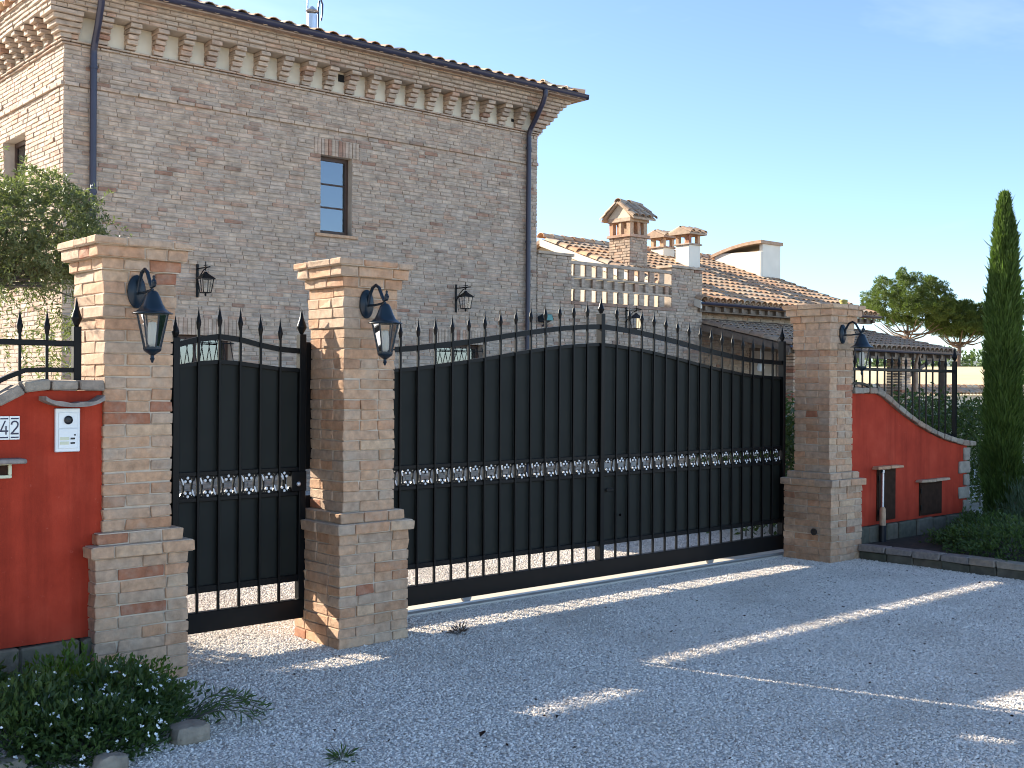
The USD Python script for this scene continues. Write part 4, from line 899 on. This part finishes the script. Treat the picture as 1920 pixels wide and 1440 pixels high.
def mound(name, label, cat, c, rad, n, l, w, mat, seed, flowers=0, stems=True, group=None, up=.5):
    rg = np.random.default_rng(seed); t = thing(name, label, cat, c)
    rad = np.array(rad); d = rg.normal(0, 1, (n, 3)); d[:, 2] = np.abs(d[:, 2]); d /= np.linalg.norm(d, axis=1, keepdims=True)
    lump = .45+1.1*meshkit.fbm(d*3.4+seed, 3, seed); rr = rg.uniform(.25, 1.08, n)**.5*lump
    C = d*rad*rr[:, None]; ND = d+rg.normal(0, .6, (n, 3))+np.array([0, 0, up])
    obj('foliage', leaves(C, ND, l, w, rg), mat, t)
    if stems:
        k = 14; ms = []
        for i in range(k):
            q = C[rg.integers(n)]*.9; ms.append(tube([(0, 0, -.02), q*.5+[0, 0, .02], q], [.008, .006, .003], 4, False))
        obj('stems', J(*ms), m_olivebark, t)
    if flowers:
        d = rg.normal(0, 1, (flowers, 3)); d[:, 2] = np.abs(d[:, 2])+.25; d[:, 1] -= .35; d /= np.linalg.norm(d, axis=1, keepdims=True)
        lump = .45+1.1*meshkit.fbm(d*3.4+seed, 3, seed); F0 = d*rad*(lump*1.03)[:, None]; vs = []
        for k in range(5):
            a = 2*np.pi*k/5+rg.uniform(0, 6, flowers); e1 = np.cross(d, [0, 0, 1.]); e1 /= np.linalg.norm(e1, axis=1, keepdims=True)+1e-9; e2 = np.cross(d, e1)
            vs.append(leaves(F0, e1*np.cos(a)[:, None]+e2*np.sin(a)[:, None]+d*.35, .0145, .012, rg, 0))
        obj('flowers', J(*vs), m_petal, t, kind='stuff')
    return t
mound('flowering_shrub', 'low dark shrub with many white flowers in front of the left pillar', 'shrub', (-1.84, -.74, .0), (.40, .36, .28), 3600, .048, .018, m_shrub, 21, 85)
mound('flowering_shrub', 'dark shrub with few white flowers at the bottom left corner', 'shrub', (-2.34, -.78, .0), (.42, .40, .30), 3800, .05, .018, m_shrub, 22, 30)
mound('leafy_weed', 'bright green weed clump against the left wall foot', 'plant', (-2.0, -.46, .0), (.38, .28, .29), 3000, .05, .02, m_weed, 23)
mound('leafy_weed', 'small yellow green weed clump at the foot of the left pillar', 'plant', (-1.58, -.44, .0), (.26, .2, .22), 1500, .04, .015, m_weed, 24)
mound('leafy_weed', 'dark green plant clump under the left wall at the picture edge', 'plant', (-2.5, -.28, .02), (.3, .22, .38), 2600, .05, .02, m_shrub, 25)
mound('flowering_shrub', 'spreading dark shrub with scattered white flowers along the edging stones', 'shrub', (-2.06, -1.02, .0), (.36, .30, .22), 3600, .045, .017, m_shrub, 36, 45)
sp_ = thing('trailing_plant', 'dark narrow leaved sprig trailing over the gravel beside the white flowers', 'plant', (-1.62, -1.02, .02))
rg = np.random.default_rng(31); ms = []; C = []
for k in range(7):
    a = -.9+.22*k; pts = np.array([(s*.42*math.cos(a), s*.42*math.sin(a), .10*math.sin(s*2.6)) for s in np.linspace(0, 1, 8)]); ms.append(tube(pts, .003, 4, False))
    for s in np.linspace(.15, 1, 26): C.append((s*.42*math.cos(a), s*.42*math.sin(a), .10*math.sin(s*2.6)))
C = np.array(C); obj('foliage', leaves(C, rg.normal(0, 1, (len(C), 3))+np.array([.8, -.5, .1]), .06, .011, rg), m_shrub, sp_); obj('stems', J(*ms), m_olivebark, sp_)
for k, (x, y, r_, lab) in enumerate(((-1.66, -1.20, .095, 'grey block stone at the right edge of the flower bed'), (-2.12, -1.36, .075, 'yellowish edging stone below the white flowers at the bottom edge'), (-2.47, -1.10, .07, 'yellowish edging stone in the bottom left corner'))):
    s = thing('edging_stone', lab, 'stone', (x, y, .0)); obj('stone', mv(rock(r_, (1.15, .9, .75), 40+k), (0, 0, r_*.35)), m_stone, s, smooth=25)
mound('low_shrub', 'dark shrub spilling over the planter edge at right', 'shrub', (6.75, -1.35, .12), (.5, .62, .34), 4200, .045, .02, m_shrub, 26)
mound('low_shrub', 'dark leafy shrub beside the red wall end', 'shrub', (7.95, -.55, .12), (.6, .4, .26), 3200, .05, .022, m_shrub, 27)
mound('low_shrub', 'dark creeping shrub under the small hatch', 'shrub', (7.2, -.72, .12), (.55, .35, .2), 2400, .045, .02, m_hedge, 28)
mound('rosemary_bush', 'upright rosemary bush at the right picture edge before the cypress', 'shrub', (8.1, -1.1, .12), (.5, .5, .72), 5200, .075, .008, m_ros, 29, up=2.2)
mound('low_shrub', 'dark shrub at the foot of the cypress behind the rosemary', 'shrub', (9.2, -.6, .12), (.55, .5, .62), 3200, .06, .025, m_hedge, 35)
# hedge behind the right fence
hd = thing('hedge', 'dark leafy hedge behind the right iron fence', 'hedge', (0, 0, 0)); rg = np.random.default_rng(60)
n = 19000; C = np.c_[rg.uniform(6.3, 13.5, n), rg.uniform(1.2, 2.3, n), np.zeros(n)]
top = 1.30+.42*meshkit.fbm(np.c_[C[:, 0]*1.6, C[:, 1]*1.6, 0*C[:, 0]], 3, 9)+.12*rg.normal(0, .5, n); C[:, 2] = rg.uniform(0, 1, n)**.7*top
obj('foliage', leaves(C, rg.normal(0, 1, (n, 3))+[0, 0, .5], .085, .04, rg), m_hedge, hd)
st = [tube([(x, y, 0), (x+rg.normal(0, .05), y, z)], [.012, .004], 4, False) for x, y, z in zip(rg.uniform(6.5, 13, 26), rg.uniform(1.4, 2.1, 26), rg.uniform(1.2, 1.75, 26))]
obj('stems', J(*st), m_olivebark, hd)
C = []
for k in range(9):
    x = 6.9+.42*k; 
    for s in np.linspace(0, 1, 9): C.append((x+rg.normal(0, .03), 1.5, 1.3+.42*s+rg.normal(0, .02)))
obj('shoots', leaves(np.array(C), rg.normal(0, 1, (len(C), 3))+[0, 0, .6], .09, .04, rg), m_hedge, hd, kind='stuff')
hd2 = thing('hedge', 'low dark hedge behind the left red wall and pillar', 'hedge', (0, 0, 0)); rg = np.random.default_rng(61)
n = 14000; C = np.c_[rg.uniform(-4.2, -1.22, n), rg.uniform(.75, 2.1, n), np.zeros(n)]
top = 1.12+.40*meshkit.fbm(np.c_[C[:, 0]*1.6, C[:, 1]*1.6, 0*C[:, 0]], 3, 9)+.1*rg.normal(0, .5, n); C[:, 2] = rg.uniform(0, 1, n)**.7*np.minimum(top, 1.55)
obj('foliage', leaves(C, rg.normal(0, 1, (n, 3))+[0, 0, .5], .085, .04, rg), m_hedge, hd2)
obj('stems', J(*[tube([(x, y, 0), (x+rg.normal(0, .05), y, z)], [.012, .004], 4, False) for x, y, z in zip(rg.uniform(-4, -1.4, 20), rg.uniform(.9, 2., 20), rg.uniform(.9, 1.3, 20))]), m_olivebark, hd2)
# coping wall beyond the wing
cw = thing('tiled_boundary_wall', 'low boundary wall with clay tile coping in front of the field', 'wall', (0, 0, 0))
obj('wall', bx(21.9, 40, 10.4, 10.65, 0, 1.5), m_plaster, cw)
ct = []
for k in range(80):
    x = 22.0+.22*k
    ct.append(tile_at((x, 10.08, 1.52), (0, 1), .45)); ct.append(tile_at((x, 10.97, 1.52), (0, -1), .45))
ct += [tile_at((22+.38*k, 10.52, 1.74), (1, 0), 0) for k in range(46)]
obj('tile_coping', J(*ct), m_tile, cw, kind='stuff')

# ------------------------------------------------------------------ trees
def limb_tree(t, limbs, mat): obj('trunk', J(*limbs), mat, t, smooth=50)
ol = thing('olive_tree', 'silver green olive tree behind the left fence', 'tree', (-2.05, 1.9, 0)); rg = np.random.default_rng(70)
limbs = [tube([(0, 0, -.1), (.05, .02, .6), (-.03, .05, 1.2), (.08, .0, 1.95), (.4, 0, 2.5)], [.11, .085, .07, .06, .03], 9)]
tips = []
for k in range(14):
    a = rg.uniform(-1.0, 1.0); e = rg.uniform(.3, 1.1); Lq = rg.uniform(.25, .5)
    dd_ = np.array([math.cos(a)*math.cos(e)*1.1+.1, math.sin(a)*math.cos(e)*.9, math.sin(e)*.8]); p0 = np.array([.35+rg.uniform(0, .2), 0, 2.45+rg.uniform(-.1, .15)])
    p1 = p0+dd_*Lq*.5+rg.normal(0, .08, 3); p2 = p0+dd_*Lq+rg.normal(0, .1, 3); limbs.append(tube([p0, p1, p2], [.014, .009, .004], 5)); tips += [p1, p2]
limbs.append(tube([(.35, 0, 2.44), (.7, .02, 2.52), (1.12, 0, 2.52)], [.024, .016, .007], 6))
limb_tree(ol, limbs, m_olivebark)
# twigs with opposite leaves
C, N_ = [], []; ctr = np.array([.72, .05, 2.80]); rad = np.array([.44, .50, .40])
for k in range(950):
    d = rg.normal(0, 1, 3); d /= np.linalg.norm(d); lump = .62+.62*meshkit.fbm([d*2.2+3.1], 3, 8)[0]
    base = ctr+d*rad*rg.uniform(.35, 1)**.45*lump
    if base[2] < 2.3 and rg.random() < .7: continue
    td = d*.7+rg.normal(0, .5, 3)+np.array([0, 0, .35]); td /= np.linalg.norm(td); Lt = rg.uniform(.12, .22)
    for s in np.linspace(0, 1, 11):
        p = base+td*Lt*s-np.array([0, 0, .08])*s*s
        for sg in (-1, 1):
            sd = np.cross(td, rg.normal(0, 1, 3)); sd /= np.linalg.norm(sd)+1e-9; C.append(p); N_.append(td*.6+sd*.8)
for k in range(34):   # hanging sprays at the right, in front of the house corner
    base = ctr+np.array([rg.uniform(-.3, .35), rg.uniform(-.4, .2), rg.uniform(-.75, -.2)]); td = np.array([rg.normal(0, .4), rg.normal(0, .4), -1.]); td /= np.linalg.norm(td)
    for s in np.linspace(0, 1, 16):
        p = base+td*rg.uniform(.3, .34)*s
        for sg in (-1, 1): sd = np.cross(td, rg.normal(0, 1, 3)); sd /= np.linalg.norm(sd); C.append(p); N_.append(td*.5+sd)
for k in range(55):   # thin foliage left of the main mass
    base = np.array([rg.uniform(-.25, .45), rg.uniform(-.3, .4), rg.uniform(2.6, 3.5)]); td = rg.normal(0, .5, 3)+[0, 0, .5]; td /= np.linalg.norm(td)
    for s_ in np.linspace(0, 1, 11):
        for sg in (-1, 1): sd = np.cross(td, rg.normal(0, 1, 3)); sd /= np.linalg.norm(sd); C.append(base+td*.24*s_); N_.append(td*.6+sd*.8)
for k in range(150):   # the right hand bough that reaches behind the pillar cap, and thin sprays below it
    base = np.array([1.10, 0, 2.52])+rg.normal(0, 1, 3)*[.10, .14, .11] if k < 115 else np.array([rg.uniform(.80, 1.15), rg.uniform(-.2, .2), rg.uniform(1.85, 2.3)])
    td = rg.normal(0, .6, 3)+[0, 0, .4 if k < 115 else -.8]; td /= np.linalg.norm(td)
    for s_ in np.linspace(0, 1, 11):
        for sg in (-1, 1): sd = np.cross(td, rg.normal(0, 1, 3)); sd /= np.linalg.norm(sd); C.append(base+td*.2*s_); N_.append(td*.6+sd*.8)
obj('crown', leaves(np.array(C), np.array(N_), .043, .0115, rg), m_olive, ol)

cy = thing('cypress', 'tall slender dark green cypress at the right edge', 'tree', (9.10, -.14, 0)); rg = np.random.default_rng(71)
n = 30000; z = rg.uniform(.15, 3.98, n); prof = np.interp(z, [.1, .5, 1.5, 2.4, 3.0, 3.5, 3.8, 4.0], [.17, .21, .20, .178, .152, .11, .055, .006])
a = rg.uniform(0, 6.28, n); lump = .55+.85*meshkit.fbm(np.c_[np.cos(a)*2.4, np.sin(a)*2.4, z*3.4], 3, 4); rr = prof*lump*rg.uniform(.45, 1, n)**.4
C = np.c_[rr*np.cos(a), rr*np.sin(a), z]; ND = np.c_[np.cos(a)*.42, np.sin(a)*.42, np.full(n, 1.)]+rg.normal(0, .22, (n, 3))
k_ = rg.integers(0, n, 420); ang_ = np.arctan2(C[k_, 1], C[k_, 0]); C2 = np.c_[C[k_, :2]*1.12, C[k_, 2]]; N2 = np.c_[np.cos(ang_)*.5, np.sin(ang_)*.5, np.ones(420)]
obj('crown', J(leaves(C, ND, .085, .016, rg, 0), leaves(C2, N2+rg.normal(0, .15, (420, 3)), .15, .02, rg, 0)), m_cyp, cy)
obj('inner_growth', lathe([(0, .1), (.15, .3), (.16, 1.5), (.13, 2.6), (.07, 3.5), (0, 3.8)], 10), m_cyp, cy); obj('trunk', tube([(0, 0, -.05), (0, 0, .5)], .05, 8), m_bark, cy)

def umbrella_pine(label, x, y, zb, zc, rx_, rz_, lean, seed):
    t = thing('umbrella_pine', label, 'tree', (x, y, zb)); rg = np.random.default_rng(seed); H_ = zc-zb; C, N_ = [], []
    fk = H_*.66
    limbs = [tube([(0, 0, -.5), (lean*.2, 0, fk*.5), (lean*.5, 0, fk)], [.24, .20, .17], 8), tube([(lean*.5, 0, fk*.98), (lean, 0, H_+rz_*.4)], [.15, .05], 6)]
    for k in range(15):
        a = 6.28*k/15+rg.uniform(-.2, .2); q = rg.uniform(.55, .92); p0 = np.array([lean*.55, 0, fk*rg.uniform(.95, 1.35)]); p2 = np.array([lean+rx_*q*math.cos(a), rx_*q*math.sin(a), H_+rz_*.05+.25*rng_(rg)])
        limbs.append(tube([p0, p0*.5+p2*.5-[0, 0, .28], p2], [.085, .06, .025], 5))
    obj('trunk', J(*limbs), m_bark, t, smooth=50)
    for k in range(300):
        a = rg.uniform(0, 6.28); q = rg.uniform(0, 1)**.5; h = rz_*(1-q**2.4)**.6
        c = np.array([lean+rx_*q*math.cos(a), rx_*q*math.sin(a), H_+.25*rz_*q*q+h*rg.uniform(-.02, 1)*1.0+rg.normal(0, .1)]); s = rg.uniform(.26, .46)*(rx_/3.7)**.5
        m_ = 180; d = rg.normal(0, 1, (m_, 3)); d /= np.linalg.norm(d, axis=1, keepdims=True); C.append(c+d*s*rg.uniform(.4, 1, (m_, 1))*[1, 1, .75]); N_.append(d+[0, 0, .5])
    obj('crown', leaves(np.vstack(C), np.vstack(N_), .19, .06, rg, 0), m_pine, t); return t
rng_ = lambda rg: float(rg.normal(0, 1))
umbrella_pine('larger umbrella pine, the left one behind the porch roof', 83.4, 42.8, 3.1, 6.75, 3.75, 4.5, .0, 81)
umbrella_pine('smaller umbrella pine beside the cypress, with bare spreading limbs', 86.5, 40.05, 3.1, 6.0, 2.7, 2.9, .7, 82)
fr_ = thing('distant_trees', 'far off belt of green trees on the field crest', 'trees'); rg = np.random.default_rng(90); C, N_ = [], []
for k in range(46):
    th = math.atan2(.911, .41)*0+1.02+.011*k+rg.normal(0, .003); R_ = 250+rg.uniform(-20, 30); bx_, by_ = CP[0]+R_*math.sin(th), CP[1]+R_*math.cos(th); s = rg.uniform(1.5, 2.9)
    d = rg.normal(0, 1, (260, 3)); d /= np.linalg.norm(d, axis=1, keepdims=True); C.append(np.array([bx_, by_, 5.0+s*.6])+d*s*rg.uniform(.5, 1, (260, 1))*[1.3, 1.3, .9]); N_.append(d)
obj('foliage', leaves(np.vstack(C), np.vstack(N_), .8, .5, rg, 0), m_far, fr_); fr_.SetCustomDataByKey('kind', 'stuff')
lt = thing('leafy_tree', 'bright leaved small tree at the right edge behind the cypress', 'tree', (11.75, .30, 0)); rg = np.random.default_rng(91)
obj('trunk', J(tube([(0, 0, -.05), (.02, 0, 1.0), (0, .03, 1.8)], [.06, .05, .03], 7), *[tube([(0, 0, 1.2), (.4*math.cos(a), .4*math.sin(a), 2.1)], [.025, .01], 5) for a in (0, 1.6, 3.1, 4.6)]), m_bark, lt)
d = rg.normal(0, 1, (4200, 3)); d /= np.linalg.norm(d, axis=1, keepdims=True); lump = .65+.6*meshkit.fbm(d*2.5, 3, 3)
obj('crown', leaves(np.array([0, 0, 2.35])+d*np.array([.85, .85, 1.0])*(lump*rg.uniform(.3, 1, 4200)**.4)[:, None], rg.normal(0, 1, (4200, 3))+[0, 0, -.2], .085, .045, rg), m_bright, lt)
# litter and weeds on the drive
def P3d(px, py): 
    d = fw+rt*(px-960)/2151.7-up*(py-720)/2151.7; return CP+d*(-CP[2]/d[2])
rg = np.random.default_rng(95)
for (px, py, lab) in ((905, 1384, 'dry dark leaf lying alone on the gravel near the bottom middle'), (1045, 1352, 'small dark leaf scrap on the gravel right of the dry leaf')):
    p = P3d(px, py); t = thing('fallen_leaf', lab, 'leaf', (p[0], p[1], .02), .6); s = .5 if px > 1000 else 1
    obj('blade', ([[-.05*s, 0, .0], [-.01*s, .016*s, .012], [.05*s, .0, .004], [0, -.016*s, .012]], [[0, 1, 2], [0, 2, 3]]), m_hatch, t)
for k, (px, py, lab) in enumerate(((862, 1188, 'small dry weed in the sunlit gravel strip by the middle pillar'), (640, 1425, 'thin grey weed growing from gravel at the bottom edge'))):
    p = P3d(px, py); t = thing('dry_weed', lab, 'plant', (p[0], p[1], 0)); nn_ = 60; d = rg.normal(0, 1, (nn_, 3)); d[:, 2] = np.abs(d[:, 2])*.8+.1
    obj('foliage', leaves(d*.022, d, .05, .009, rg), m_shrub if k else m_bark, t); obj('stems', J(*[tube([(0, 0, 0), d[i]/np.linalg.norm(d[i])*.09], .0018, 4, False) for i in range(9)]), m_olivebark, t)

lit = thing('leaf_litter', 'dark leaf scraps and twig bits scattered over the gravel', 'litter'); rg = np.random.default_rng(96); n = 420
C = np.c_[rg.uniform(-2.2, 6.2, n), rg.uniform(-4.8, .1, n), np.full(n, .012)]; k_ = meshkit.fbm(np.c_[C[:, :2]*.9, 0*C[:, 0]], 3, 2) > .42
obj('scraps', leaves(C[k_], rg.normal(0, 1, (k_.sum(), 3))*[1, 1, .15], .026, .011, rg, 0), m_hatch, lit); lit.SetCustomDataByKey('kind', 'stuff')
